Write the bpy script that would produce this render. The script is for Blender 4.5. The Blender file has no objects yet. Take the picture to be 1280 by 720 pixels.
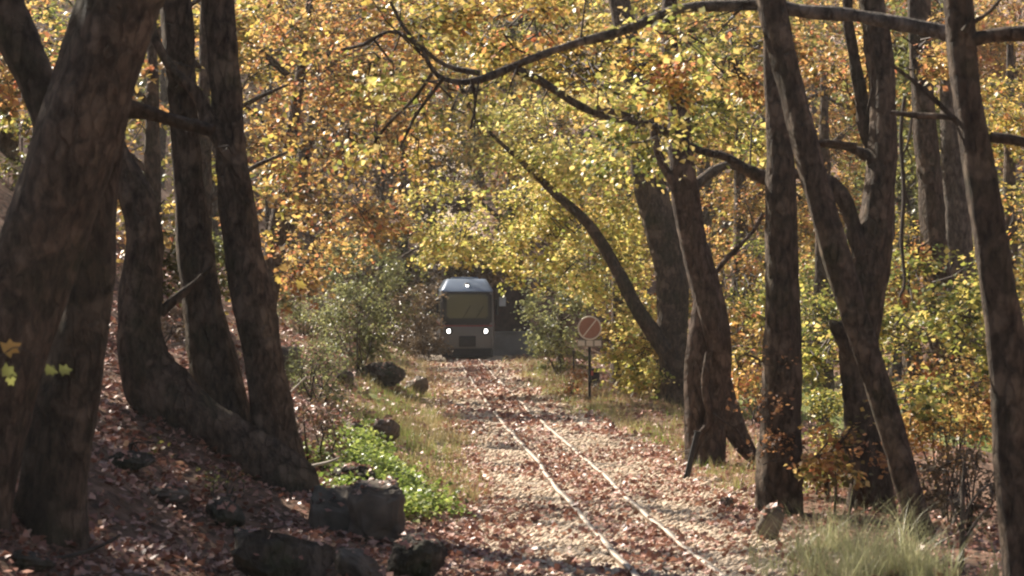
import bpy, bmesh, math, random
import numpy as np
from mathutils import Vector, Matrix, noise

sc = bpy.context.scene
COL = sc.collection
rng = np.random.default_rng(7)
random.seed(7)

# ------------------------------------------------------------------ camera, sky, sun, exposure
F = 3000.0                                  # focal length in pixels of the 1280 px wide photograph
CAMZ = 2.8
cam_d = bpy.data.cameras.new('camera')
cam_d.sensor_width = 36.0
cam_d.lens = F / 1280 * 36.0
cam_d.clip_end = 2000
cam_d.clip_start = 0.5
cam_d.dof.use_dof = True
cam_d.dof.focus_distance = 52.0
cam_d.dof.aperture_fstop = 4.0
cam = bpy.data.objects.new('camera', cam_d)
COL.objects.link(cam)
cam.location = (0, 0, CAMZ)
cam.rotation_euler = (math.radians(90), 0, 0)
sc.camera = cam

SUN = np.array([-0.72, 0.70, 0.84]); SUN /= np.linalg.norm(SUN)
w = bpy.data.worlds.new('World'); sc.world = w; w.use_nodes = True
nt = w.node_tree
sky = nt.nodes.new('ShaderNodeTexSky'); sky.sky_type = 'NISHITA'; sky.sun_disc = False
sky.sun_elevation = math.asin(SUN[2]); sky.sun_rotation = math.atan2(SUN[0], SUN[1])
nt.links.new(sky.outputs[0], nt.nodes['Background'].inputs[0])
nt.nodes['Background'].inputs[1].default_value = 0.05
sun_d = bpy.data.lights.new('sun', 'SUN'); sun_d.energy = 5.0; sun_d.angle = math.radians(0.53)
sun_d.color = (1.0, 0.91, 0.79)
sun = bpy.data.objects.new('sun', sun_d); COL.objects.link(sun)
sun.rotation_euler = Vector(-SUN).to_track_quat('-Z', 'Y').to_euler()
vs = sc.view_settings
vs.view_transform = 'Standard'; vs.look = 'None'; vs.gamma = 1.0; vs.use_curve_mapping = False
vs.exposure = 1.36
sc.cycles.use_denoising = True
sc.cycles.denoiser = 'OPENIMAGEDENOISE'
sc.cycles.max_bounces = 6
sc.cycles.transparent_max_bounces = 8
sc.cycles.filter_width = 2.2
sc.cycles.sample_clamp_indirect = 6.0
HAZE = .0003
sc.cycles.volume_bounces = 0

# ------------------------------------------------------------------ materials
def mat(name):
    m = bpy.data.materials.new(name); m.use_nodes = True
    t = m.node_tree
    return m, t, t.nodes['Principled BSDF'], t.nodes, t.links

def simple(name, col, rough=0.6, metal=0.0, var=0.25, scale=6.0, bump=0.15, spec=0.4):
    m, t, b, N, L = mat(name)
    tc = N.new('ShaderNodeTexCoord')
    n = N.new('ShaderNodeTexNoise'); n.inputs['Scale'].default_value = scale; n.inputs['Detail'].default_value = 6
    L.new(tc.outputs['Object'], n.inputs['Vector'])
    r = N.new('ShaderNodeValToRGB')
    r.color_ramp.elements[0].color = tuple(c * (1 - var) for c in col) + (1,)
    r.color_ramp.elements[1].color = tuple(min(1, c * (1 + var)) for c in col) + (1,)
    r.color_ramp.elements[0].position = .3; r.color_ramp.elements[1].position = .7
    L.new(n.outputs['Fac'], r.inputs[0]); L.new(r.outputs[0], b.inputs['Base Color'])
    b.inputs['Roughness'].default_value = rough; b.inputs['Metallic'].default_value = metal
    b.inputs['Specular IOR Level'].default_value = spec
    if bump:
        bp = N.new('ShaderNodeBump'); bp.inputs['Strength'].default_value = bump; bp.inputs['Distance'].default_value = .02
        L.new(n.outputs['Fac'], bp.inputs['Height']); L.new(bp.outputs[0], b.inputs['Normal'])
    return m

def bark(name, c1, c2, moss=(0.045, 0.055, 0.02), moss_amt=.45):
    m, t, b, N, L = mat(name)
    tc = N.new('ShaderNodeTexCoord')
    mp = N.new('ShaderNodeMapping'); mp.inputs['Scale'].default_value = (8, 8, 3.6)
    L.new(tc.outputs['Object'], mp.inputs['Vector'])
    n = N.new('ShaderNodeTexNoise'); n.inputs['Scale'].default_value = 1.6; n.inputs['Detail'].default_value = 9; n.inputs['Roughness'].default_value = .65
    L.new(mp.outputs[0], n.inputs['Vector'])
    r = N.new('ShaderNodeValToRGB')
    r.color_ramp.elements[0].color = c1 + (1,); r.color_ramp.elements[1].color = c2 + (1,)
    r.color_ramp.elements[0].position = .32; r.color_ramp.elements[1].position = .68
    L.new(n.outputs['Fac'], r.inputs[0])
    n2 = N.new('ShaderNodeTexNoise'); n2.inputs['Scale'].default_value = 1.3; n2.inputs['Detail'].default_value = 5
    L.new(tc.outputs['Object'], n2.inputs['Vector'])
    r2 = N.new('ShaderNodeValToRGB')
    r2.color_ramp.elements[0].position = .52; r2.color_ramp.elements[1].position = .7
    r2.color_ramp.elements[0].color = (0, 0, 0, 1); r2.color_ramp.elements[1].color = (moss_amt,) * 3 + (1,)
    L.new(n2.outputs['Fac'], r2.inputs[0])
    mx = N.new('ShaderNodeMixRGB'); mx.inputs[2].default_value = moss + (1,)
    L.new(r2.outputs[0], mx.inputs[0]); L.new(r.outputs[0], mx.inputs[1]); L.new(mx.outputs[0], b.inputs['Base Color'])
    vo = N.new('ShaderNodeTexVoronoi'); vo.feature = 'DISTANCE_TO_EDGE'; vo.inputs['Scale'].default_value = 1.1
    wp = N.new('ShaderNodeMixRGB'); wp.blend_type = 'ADD'; wp.inputs[0].default_value = 1.6
    L.new(mp.outputs[0], wp.inputs[1]); L.new(n.outputs['Color'], wp.inputs[2]); L.new(wp.outputs[0], vo.inputs['Vector'])
    fr = N.new('ShaderNodeMapRange'); fr.inputs[1].default_value = 0; fr.inputs[2].default_value = .16; fr.inputs[3].default_value = .5; L.new(vo.outputs['Distance'], fr.inputs[0])
    n3 = N.new('ShaderNodeTexNoise'); n3.inputs['Scale'].default_value = 3.2; n3.inputs['Detail'].default_value = 7; L.new(tc.outputs['Object'], n3.inputs['Vector'])
    r3 = N.new('ShaderNodeMapRange'); r3.inputs[1].default_value = .54; r3.inputs[2].default_value = .62; r3.inputs[4].default_value = .55; L.new(n3.outputs['Fac'], r3.inputs[0])
    pm = N.new('ShaderNodeMixRGB'); pm.inputs[2].default_value = tuple(min(1, v * 1.55) for v in c2) + (1,)
    L.new(r3.outputs[0], pm.inputs[0]); L.new(mx.outputs[0], pm.inputs[1])
    fm = N.new('ShaderNodeMixRGB'); fm.blend_type = 'MULTIPLY'; fm.inputs[0].default_value = .5
    L.new(pm.outputs[0], fm.inputs[1]); L.new(fr.outputs[0], fm.inputs[2]); L.new(fm.outputs[0], b.inputs['Base Color'])
    b.inputs['Roughness'].default_value = .85; b.inputs['Specular IOR Level'].default_value = .25
    ha = N.new('ShaderNodeMath'); ha.operation = 'ADD'; L.new(n.outputs['Fac'], ha.inputs[0]); L.new(fr.outputs[0], ha.inputs[1])
    bp = N.new('ShaderNodeBump'); bp.inputs['Strength'].default_value = .9; bp.inputs['Distance'].default_value = .05
    L.new(ha.outputs[0], bp.inputs['Height']); L.new(bp.outputs[0], b.inputs['Normal'])
    return m

def leafmat(name, stops, trans=.55, rough=.38, clump=.24, cscale=.9, gain=1.22):
    """per-leaf colour: every leaf is an island of its own; large noise gives branches of one turn of colour"""
    m, t, b, N, L = mat(name)
    g = N.new('ShaderNodeNewGeometry')
    tc = N.new('ShaderNodeTexCoord')
    n = N.new('ShaderNodeTexNoise'); n.inputs['Scale'].default_value = cscale; n.inputs['Detail'].default_value = 2
    L.new(tc.outputs['Object'], n.inputs['Vector'])
    mr = N.new('ShaderNodeMapRange'); mr.inputs[1].default_value = .32; mr.inputs[2].default_value = .68
    L.new(n.outputs['Fac'], mr.inputs[0])
    mx = N.new('ShaderNodeMix'); mx.data_type = 'FLOAT'; mx.inputs[0].default_value = clump
    L.new(g.outputs['Random Per Island'], mx.inputs[2]); L.new(mr.outputs[0], mx.inputs[3])
    r = N.new('ShaderNodeValToRGB')
    el = r.color_ramp.elements
    while len(el) < len(stops): el.new(.5)
    for i, (p, c) in enumerate(stops):
        el[i].position = p; el[i].color = tuple(min(.8, v * gain) for v in c) + (1,)
    L.new(mx.outputs[0], r.inputs[0])
    L.new(r.outputs[0], b.inputs['Base Color'])
    b.inputs['Roughness'].default_value = rough; b.inputs['Specular IOR Level'].default_value = .35
    tr = N.new('ShaderNodeBsdfTranslucent')
    L.new(r.outputs[0], tr.inputs['Color'])
    ms = N.new('ShaderNodeMixShader'); ms.inputs[0].default_value = trans
    L.new(b.outputs[0], ms.inputs[1]); L.new(tr.outputs[0], ms.inputs[2])
    L.new(ms.outputs[0], N['Material Output'].inputs['Surface'])
    return m

BARK = bark('plane_bark', (.034, .023, .016), (.155, .112, .078))
BARK_PALE = bark('pale_bark', (.06, .047, .036), (.20, .16, .125), moss_amt=.2)
BARK_RED = bark('red_brown_bark', (.042, .029, .021), (.155, .112, .085), moss_amt=.2)
TWIG = simple('twig_bark', (.06, .045, .033), .8)
PALEWOOD = simple('dead_wood', (.42, .36, .29), .8)
LEAF = {
 'yellow': leafmat('leaf_yellow', [(0, (.05, .055, .02)), (.28, (.15, .15, .035)), (.45, (.36, .31, .07)), (.6, (.54, .38, .09)), (.75, (.62, .45, .15)), (.88, (.46, .21, .07)), (1, (.26, .10, .045))]),
 'lemon': leafmat('leaf_lemon', [(0, (.06, .075, .02)), (.2, (.19, .22, .05)), (.42, (.46, .44, .11)), (.62, (.58, .47, .15)), (.82, (.64, .50, .21)), (1, (.42, .21, .07))]),
 'green': leafmat('leaf_yellow_green', [(0, (.035, .045, .016)), (.3, (.11, .13, .035)), (.5, (.26, .27, .06)), (.68, (.46, .40, .10)), (.85, (.58, .44, .15)), (1, (.38, .19, .07))]),
 'orange': leafmat('leaf_orange', [(0, (.07, .06, .022)), (.27, (.15, .13, .04)), (.42, (.40, .20, .07)), (.56, (.47, .34, .10)), (.70, (.56, .40, .15)), (.84, (.46, .18, .085)), (1, (.28, .09, .045))]),
 'russet': leafmat('leaf_russet', [(0, (.10, .06, .03)), (.4, (.26, .12, .06)), (.75, (.44, .24, .10)), (1, (.28, .12, .06))]),
 'olive': leafmat('leaf_olive', [(0, (.05, .06, .02)), (.5, (.13, .14, .045)), (.8, (.24, .22, .06)), (1, (.34, .22, .06))]),
 'brown': leafmat('leaf_brown', [(0, (.07, .055, .035)), (.5, (.16, .11, .06)), (1, (.26, .17, .08))], trans=.35),
 'willow': leafmat('leaf_willow', [(0, (.08, .095, .04)), (.5, (.19, .205, .085)), (1, (.34, .32, .12))]),
 'fresh': leafmat('leaf_fresh_green', [(0, (.06, .10, .02)), (.5, (.19, .25, .05)), (1, (.40, .42, .12))]),
}
LITTER = leafmat('fallen_leaves', [(0, (.13, .065, .042)), (.35, (.25, .11, .075)), (.65, (.41, .20, .14)), (.9, (.56, .35, .25)), (1, (.58, .42, .2))], trans=.12, rough=.45, clump=.25, gain=1.0)
DRYGRASS = leafmat('dry_grass', [(0, (.14, .15, .06)), (.35, (.24, .22, .09)), (.65, (.36, .28, .13)), (1, (.52, .43, .23))], trans=.35, clump=.5)
PALEGRASS = leafmat('pale_grass', [(0, (.17, .19, .08)), (.5, (.38, .38, .19)), (1, (.60, .55, .34))], trans=.4, clump=.4)
GREENGRASS = leafmat('green_grass', [(0, (.10, .17, .03)), (.5, (.20, .28, .05)), (1, (.34, .36, .09))], trans=.4, clump=.4)
STONE = leafmat('ballast_stone', [(0, (.30, .23, .16)), (.5, (.54, .42, .30)), (1, (.76, .62, .46))], trans=0.0, rough=.85, clump=.3, gain=1.0)
ROCK = simple('rock', (.12, .096, .072), .9, var=.45, scale=5, bump=.7)
MOSSROCK = bark('mossy_rock', (.035, .028, .022), (.11, .09, .07), moss=(.045, .055, .018), moss_amt=.9)
RAIL = simple('rail_steel', (.30, .22, .16), .55, .55, var=.3, scale=3, bump=.1)
RAILTOP = simple('rail_head_steel', (.40, .335, .265), .6, .15, var=.15, scale=4, bump=0)
SLEEPER = simple('sleeper_wood', (.22, .18, .14), .85, var=.4, scale=9, bump=.5)
SILVER = simple('railcar_silver', (.155, .15, .146), .38, .25, var=.06, scale=1.5, bump=0)
ROOFPAINT = simple('railcar_roof', (.19, .23, .29), .32, .2, var=.08, scale=2, bump=0)
BLACK = simple('black_plastic', (.015, .015, .016), .45, var=.2, bump=0)
DARKMETAL = simple('dark_underframe', (.035, .033, .032), .6, .3, var=.4, bump=.1)
REDPAINT = simple('red_stripe', (.22, .03, .035), .45, var=.1, bump=0)
SIGNRED = simple('sign_disc', (.38, .18, .105), .6, var=.12, scale=9, bump=0)
SIGNWHITE = simple('sign_pale', (.78, .66, .48), .6, var=.12, scale=9, bump=0)
POST = simple('dark_post', (.02, .02, .02), .6, bump=.1)
CONCRETE = simple('grey_concrete', (.27, .25, .22), .9, var=.2, scale=1.5, bump=.3)
SHED = simple('brown_boards', (.085, .05, .04), .85, var=.35, scale=5, bump=.4)
SHEDROOF = simple('grey_roof', (.16, .15, .14), .8, var=.3, scale=4, bump=.3)
WHITEPAINT_GLINT = simple('white_paint_and_glint', (.7, .68, .64), .6, var=.1, bump=0)  # paint of the shed panel, also the painted glint on the railcar corner
gm, gt, gb, gN, gL = mat('windscreen_glass')
gb.inputs['Base Color'].default_value = (.085, .085, .066, 1); gb.inputs['Roughness'].default_value = .06  # pale olive reflection is painted into this base colour
gb.inputs['IOR'].default_value = 1.55; gb.inputs['Specular IOR Level'].default_value = .6
GLASS = gm
lm, lt_, lb, lN, lL = mat('headlight_lens')
lb.inputs['Emission Color'].default_value = (1, .96, .88, 1); lb.inputs['Emission Strength'].default_value = 7
LAMP = lm

# ------------------------------------------------------------------ terrain
TD = np.array([-40, 0, 22.5, 24.2, 27.4, 34.1, 40.2, 51.1, 75, 94, 120, 160, 400.])
TX = np.array([4.4, 2.75, 1.62, 1.50, 1.31, .98,   .70, .09, -.95, -1.76, -2.9, -4.7, -15.5])
_dd = np.linspace(-40, 400, 1760); _xx = np.interp(_dd, TD, TX)
_k = np.hanning(41); _k /= _k.sum(); _xp = np.pad(_xx, 20, mode='edge'); _xx = np.convolve(_xp, _k, 'valid')
def xc(d): return np.interp(d, _dd, _xx)
PU = np.array([-200, -80, -30, -14, -9, -6.3, -4, -2.6, -1.9, 1.8, 3.5, 6, 10, 16, 25, 60, 120, 200.])
PH = np.array([70, 38, 17, 7.6, 4.0, 2.0, .75, .2, 0, 0, .02, -.45, -1.1, -1.0, 1.5, 15, 36, 50.])
def hgt(x, y):
    x = np.asarray(x, float); y = np.asarray(y, float)
    u = x - xc(y)
    h = np.interp(u, PU, PH)
    s = np.clip(.62 + (y - 20) / 60, .5, 1.0)
    h = np.where(u < 0, h * s, h)
    h = h + np.clip(y - 112, 0, None) * .22
    a = np.clip((np.abs(u - .1) - 2.0) / 2.5, 0, 1)
    n = .16 * np.sin(x * 1.3 + y * .7) * np.sin(y * .9 - x * .4) + .09 * np.sin(x * 3.1 + 1) * np.sin(y * 2.7 + x) + .35 * np.sin(x * .31 + 2) * np.sin(y * .23)
    g = .02 * np.sin(x * 5 + y * 2.1) * np.sin(y * 3.7)
    return h + n * a + g - .0

def P(px, py, D):
    return np.array([(px - 640) / F * D, D, CAMZ - (py - 360) / F * D])
def hit(px, py, d0=12.0, d1=200.0):
    d = np.linspace(d0, d1, 6000)
    x = (px - 640) / F * d; z = CAMZ - (py - 360) / F * d
    below = z < hgt(x, d)
    i = np.argmax(below) if below.any() else len(d) - 1
    return float(d[i])

# ------------------------------------------------------------------ mesh helpers
def np_mesh(name, V, Fc, m, smooth=False):
    V = np.asarray(V, np.float32).reshape(-1, 3); Fc = np.asarray(Fc, np.int32)
    me = bpy.data.meshes.new(name)
    n, k = Fc.shape
    me.vertices.add(len(V)); me.vertices.foreach_set('co', V.ravel())
    me.loops.add(n * k); me.loops.foreach_set('vertex_index', Fc.ravel())
    me.polygons.add(n); me.polygons.foreach_set('loop_start', np.arange(0, n * k, k, dtype=np.int32))
    try: me.polygons.foreach_set('loop_total', np.full(n, k, np.int32))
    except Exception: pass
    me.update(calc_edges=True)
    if smooth: me.polygons.foreach_set('use_smooth', np.ones(n, bool))
    me.materials.append(m)
    return me

def link(name, me, parent=None, **props):
    o = bpy.data.objects.new(name, me); COL.objects.link(o)
    if parent is not None: o.parent = parent
    for k, v in props.items(): o[k] = v
    return o

def thing(name, label, cat, loc=(0, 0, 0), group=None, rotz=0):
    o = bpy.data.objects.new(name, None); o.empty_display_size = .2; COL.objects.link(o)
    o.location = tuple(float(v) for v in loc); o.rotation_euler = (0, 0, rotz)
    o['label'] = label; o['category'] = cat
    if group: o['group'] = group
    return o

class MB:
    """collects quads/triangles into one mesh"""
    def __init__(s): s.bm = bmesh.new()
    def box(s, c, d, rot=None, bevel=0):
        r = bmesh.ops.create_cube(s.bm, size=1.0)
        vs = r['verts']
        M = Matrix.Translation(Vector(c)) @ (rot.to_4x4() if rot else Matrix.Identity(4)) @ Matrix.Diagonal(Vector((d[0], d[1], d[2], 1)))
        bmesh.ops.transform(s.bm, matrix=M, verts=vs)
        if bevel:
            es = list({e for v in vs for e in v.link_edges})
            bmesh.ops.bevel(s.bm, geom=es, offset=bevel, segments=2, affect='EDGES', profile=.5)
        return s
    def cyl(s, p0, p1, r0, r1=None, seg=16):
        p0 = Vector(p0); p1 = Vector(p1); d = p1 - p0
        M = Matrix.Translation((p0 + p1) / 2) @ d.to_track_quat('Z', 'Y').to_matrix().to_4x4()
        bmesh.ops.create_cone(s.bm, cap_ends=True, segments=seg, radius1=r0, radius2=r0 if r1 is None else r1, depth=d.length, matrix=M)
        return s
    def torus(s, c, R, r, axis='Y', seg=28, sub=8):
        ring = []
        for i in range(seg):
            a = 2 * math.pi * i / seg
            row = []
            for j in range(sub):
                b = 2 * math.pi * j / sub
                q = (R + r * math.cos(b))
                row.append(s.bm.verts.new((c[0] + q * math.cos(a), c[1] + r * math.sin(b), c[2] + q * math.sin(a))))
            ring.append(row)
        for i in range(seg):
            for j in range(sub):
                s.bm.faces.new((ring[i][j], ring[(i + 1) % seg][j], ring[(i + 1) % seg][(j + 1) % sub], ring[i][(j + 1) % sub]))
        return s
    def build(s, name, m, parent=None, smooth=False, **props):
        me = bpy.data.meshes.new(name)
        bmesh.ops.recalc_face_normals(s.bm, faces=s.bm.faces)
        s.bm.to_mesh(me); s.bm.free()
        me.materials.append(m)
        if smooth:
            me.polygons.foreach_set('use_smooth', np.ones(len(me.polygons), bool))
        return link(name, me, parent, **props)

def catmull(pts, step):
    pts = np.asarray(pts, float)
    p = np.vstack([2 * pts[0] - pts[1], pts, 2 * pts[-1] - pts[-2]])
    out = []
    for i in range(1, len(p) - 2):
        a, b, c, d = p[i - 1], p[i], p[i + 1], p[i + 2]
        n = max(2, int(np.linalg.norm((c - b)[:3]) / step))
        for t in np.linspace(0, 1, n, endpoint=False):
            out.append(.5 * ((2 * b) + (-a + c) * t + (2 * a - 5 * b + 4 * c - d) * t * t + (-a + 3 * b - 3 * c + d) * t ** 3))
    out.append(pts[-1])
    return np.array(out)

def tube_arrays(pts4, sides=12, step=.12, rough=.10, flare=0.0, seed=0, fine=True, kink=0.0):
    """pts4: (x,y,z,r). returns verts, quads; knotty, ridged surface"""
    r_ = np.random.default_rng(seed)
    q = catmull(pts4, step) if fine else np.asarray(pts4, float)
    n = len(q)
    if kink:
        ss = np.arange(n) * step; kk = np.zeros((n, 3))
        for fq, am in ((.9, 1.0), (2.1, .6), (4.3, .3)):
            a_ = r_.uniform(0, 6.28, 3); kk += am * np.sin(ss[:, None] * fq * (1 + .2 * np.sin(a_)) * 2 + a_)
        q = q.copy(); q[:, :3] += kk * kink * np.minimum(1, np.arange(n) / 6)[:, None]
        q[:, 3] *= 1 + .14 * np.sin(ss * 3.1 + a_[0]) * np.sin(ss * 7.3 + a_[1])
    c = q[:, :3]; rad = np.clip(q[:, 3], .003, None)
    T = np.gradient(c, axis=0); T /= np.linalg.norm(T, axis=1)[:, None] + 1e-9
    u = np.cross(T[0], [0.3, 1, .1]); u /= np.linalg.norm(u)
    U = []
    for i in range(n):
        u = u - T[i] * (u @ T[i]); u /= np.linalg.norm(u) + 1e-9; U.append(u)
    U = np.array(U); W = np.cross(T, U)
    th = np.linspace(0, 2 * np.pi, sides, endpoint=False)
    s = np.concatenate([[0], np.cumsum(np.linalg.norm(np.diff(c, axis=0), axis=1))])
    S, TH = np.meshgrid(s, th, indexing='ij')
    ph = r_.uniform(0, 6.28, 12)
    R = rad[:, None] * (1 + rough * (.55 * np.sin(2 * TH + ph[0] + S * .8) + .40 * np.sin(3 * TH + ph[1] - S * 1.1) + .35 * np.sin(5 * TH + ph[2] + S * .5 * np.sin(S + ph[3]))
         + .5 * np.sin(S * 2.3 + ph[4]) * np.sin(TH + ph[5]) + .3 * np.sin(S * 5.1 + ph[6]) * np.sin(2 * TH + ph[7]) + .25 * np.sin(9 * TH + ph[8] + .6 * np.sin(S * 3)))) 
    R *= 1 + r_.normal(0, rough * .18, R.shape)
    if flare:
        R *= 1 + flare * np.exp(-S / .35) * (1 + .55 * np.cos(4 * TH + ph[9]) + .3 * np.cos(7 * TH + ph[10]))
    V = c[:, None, :] + R[..., None] * (np.cos(TH)[..., None] * U[:, None, :] + np.sin(TH)[..., None] * W[:, None, :])
    idx = np.arange(n * sides).reshape(n, sides)
    a = idx[:-1]; b = np.roll(idx, -1, 1)[:-1]; d = idx[1:]; e = np.roll(idx, -1, 1)[1:]
    Fq = np.stack([a, b, e, d], -1).reshape(-1, 4)
    return V.reshape(-1, 3), Fq

def join_arrays(parts):
    V = []; Fc = []; o = 0
    for v, f in parts:
        V.append(v); Fc.append(f + o); o += len(v)
    return np.vstack(V), np.vstack(Fc)

def tube_obj(name, pts4, m, parent, base, **kw):
    v, f = tube_arrays(pts4, **kw)
    return link(name, np_mesh(name, v - np.asarray(base), f, m, True), parent)

# ------------------------------------------------------------------ leaves
def unit(a): return a / (np.linalg.norm(a, axis=-1, keepdims=True) + 1e-9)
def leaf_quads(C, A, Nn, S, asp=.42, fold=.18):
    """folded kite leaves: C base points, A axes, Nn normals, S lengths"""
    A = unit(A); B = unit(np.cross(Nn, A)); Nn = np.cross(A, B)
    S = S[:, None]
    asp = asp * rng.uniform(.8, 1.25, (len(C), 1)); fo = fold * rng.uniform(-.6, 1.6, (len(C), 1))
    v0 = C; v2 = C + A * S
    mid = C + A * S * .42
    v1 = mid + B * S * asp + Nn * S * fo
    v3 = mid - B * S * asp + Nn * S * fo
    V = np.stack([v0, v1, v2, v3], 1).reshape(-1, 3)
    i = np.arange(len(C)) * 4
    Fc = np.stack([np.stack([i, i + 1, i + 2], 1), np.stack([i, i + 2, i + 3], 1)], 1).reshape(-1, 3)
    return V, Fc
# palmate (plane) leaf for foliage close to the camera
_PAL = np.array([(0, 0), (.05, .22), (.12, .52), (.34, .30), (.62, .46), (.66, .20), (1.0, 0), (.66, -.20), (.62, -.46), (.34, -.30), (.12, -.52), (.05, -.22)])
def leaf_palmate(C, A, Nn, S):
    A = unit(A); B = unit(np.cross(Nn, A)); Nn = np.cross(A, B)
    S = S[:, None]
    cen = C + A * S * .35
    vs_ = [cen]
    for (a, b) in _PAL:
        vs_.append(C + A * S * a + B * S * b + Nn * S * (.12 * abs(b) - .10 * a * a) * 1.4)
    V = np.stack(vs_, 1); k = V.shape[1]
    i = (np.arange(len(C)) * k)[:, None]
    j = np.arange(1, k)
    Fc = np.stack([np.broadcast_to(i, (len(C), k - 1)), i + j, i + np.roll(j, -1)], -1).reshape(-1, 3)
    return V.reshape(-1, 3), Fc

LIT = [(25.8, 28.4, .25), (28.4, 35, .5), (35, 49.5, .12), (52.5, 55.5, .25), (55.5, 58.9, .12), (60.9, 100, .12)]
TARGETS = []          # places the photograph shows in sun: (point, radius, probability that a spray in the way stays)
for (px_, py_, D_, r_, p_) in [(600, 290, 64, 2.2, .1), (560, 320, 66, 1.6, .1), (690, 280, 62, 2.0, .1), (448, 405, 57, 1.3, .25), (692, 365, 83, 1.5, .3), (1080, 660, 26, 1.0, .2), (1000, 680, 26, .8, .2), (1170, 670, 26, .8, .3), (790, 440, 58, 1.2, .4), (60, 668, 22, .5, .3), (930, 490, 72, 2.5, .1), (1045, 475, 70, 2.0, .15), (737, 408, 58, 1.0, .15), (1180, 540, 32, 1.3, .1), (1190, 480, 38, 1.2, .15), (760, 80, 40, 2.0, .5), (560, 360, 97, 1.2, .3)]:
    TARGETS.append((P(px_, py_, D_), r_, p_))
for y_ in (28, 31, 34, 37, 44, 50, 56): TARGETS.append((np.array([float(xc(y_)) - 2.7, y_, .4]), .9, .08))
def keep_light(c):
    """gaps in the canopy: thin out the sprays that stand between the sun and the open strip along the track"""
    t = np.clip(c[:, 2], 0, None) / SUN[2]
    lx = c[:, 0] - SUN[0] * t; ly = c[:, 1] - SUN[1] * t
    u = lx - xc(ly)
    keep = np.ones(len(c))
    for a, b, p in LIT:
        keep = np.where((ly > a) & (ly < b) & (u > -3.6) & (u < 2.6), p, keep)
    for T, r, p in TARGETS:
        d = c - T; a = d @ SUN
        off = np.linalg.norm(d - a[:, None] * SUN, axis=1)
        keep = np.where((a > r * 1.2) & (off < r), np.minimum(keep, p), keep)
    return rng.random(len(c)) < keep

def spray_points(blobs, light=True):
    """blobs in pixels+metres -> spray origins and outward directions"""
    O = []; Dr = []
    for (px, py, D, rx, ry, rD, n) in blobs:
        c = P(px, py, D); R = np.array([rx / F * D, rD, ry / F * D])
        k = max(4, n // 9)
        q = rng.normal(size=(k, 3)); q = unit(q) * rng.uniform(.25, 1.0, (k, 1)) ** .5
        sub = q[rng.integers(0, k, n)] + rng.normal(0, .125, (n, 3))
        O.append(c + sub * R)
        d = sub + rng.normal(0, .5, (n, 3)); d[:, 2] = d[:, 2] * .35 - .18
        Dr.append(unit(d))
    O = np.vstack(O); Dr = np.vstack(Dr)
    ok = O[:, 2] > hgt(O[:, 0], O[:, 1]) + .25
    O, Dr = O[ok], Dr[ok]
    if light:
        k = keep_light(O); O, Dr = O[k], Dr[k]
    return O, Dr

def spray_leaves(O, Dr, nleaf=14, L=.75, size=.13, tilt=.55, palmate=False, asp=.46):
    n = len(O)
    up = np.array([0, 0, 1.0])
    side = unit(np.cross(Dr, up)); 
    t = rng.uniform(.05, 1, (n, nleaf)); sg = rng.choice([-1, 1], (n, nleaf))
    Ls = L * rng.uniform(.6, 1.3, (n, 1))
    base = O[:, None, :] + Dr[:, None, :] * (t * Ls)[..., None] + rng.normal(0, .05 + .06 * L, (n, nleaf, 3))
    ax = Dr[:, None, :] * .7 + side[:, None, :] * sg[..., None] * .9 + rng.normal(0, .35, (n, nleaf, 3)); ax[..., 2] -= .35
    nm = up + rng.normal(0, tilt, (n, nleaf, 3))
    S = size * rng.uniform(.65, 1.3, n * nleaf)
    f = leaf_palmate if palmate else leaf_quads
    a = (base.reshape(-1, 3), ax.reshape(-1, 3), nm.reshape(-1, 3), S)
    return f(*a) if palmate else f(*a, asp=asp)

def twig_arrays(O, Dr, blobs_c, L=.8, r=.007, every=3):
    parts = []
    for i in range(0, len(O), every):
        o, d = O[i], Dr[i]
        c = blobs_c[np.argmin(((blobs_c - o) ** 2).sum(1))]
        back = (c - o); ln = np.linalg.norm(back); 
        m = o + back * min(.45, 1.3 / (ln + .1)) + rng.normal(0, .12, 3)
        parts.append(tube_arrays(np.array([[*m, r * 2.0], [*((m + o) / 2 + rng.normal(0, .07, 3)), r * 1.6], [*o, r], [*(o + d * L), r * .45]]), sides=3, rough=0, fine=False))
    return join_arrays(parts)

def crown(parent, base, blobs, leaf, nleaf=22, L=.75, size=.13, palmate=False, twigs=2, light=True, name='crown', tilt=.55, asp=.46, twr=.007):
    O, Dr = spray_points(blobs, light)
    if len(O) == 0: return
    v, f = spray_leaves(O, Dr, nleaf, L, size * .77, palmate=palmate, tilt=tilt, asp=asp)
    link(name, np_mesh(name, v - np.asarray(base), f, LEAF[leaf] if isinstance(leaf, str) else leaf), parent, kind='stuff')
    if twigs:
        bc = np.array([P(b[0], b[1], b[2]) for b in blobs])
        v, f = twig_arrays(O, Dr, bc, L, every=twigs, r=twr * 1.25)
        link('twig_growth', np_mesh('twig_growth', v - np.asarray(base), f, TWIG), parent, kind='stuff')

def pxpath(pts, D, dslope=None):
    """[(px,py,width_px[,D])] -> world points with radii"""
    out = []
    for p in pts:
        d = p[3] if len(p) > 3 else D
        out.append([*P(p[0], p[1], d), p[2] / F * d / 2])
    return np.array(out)

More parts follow.
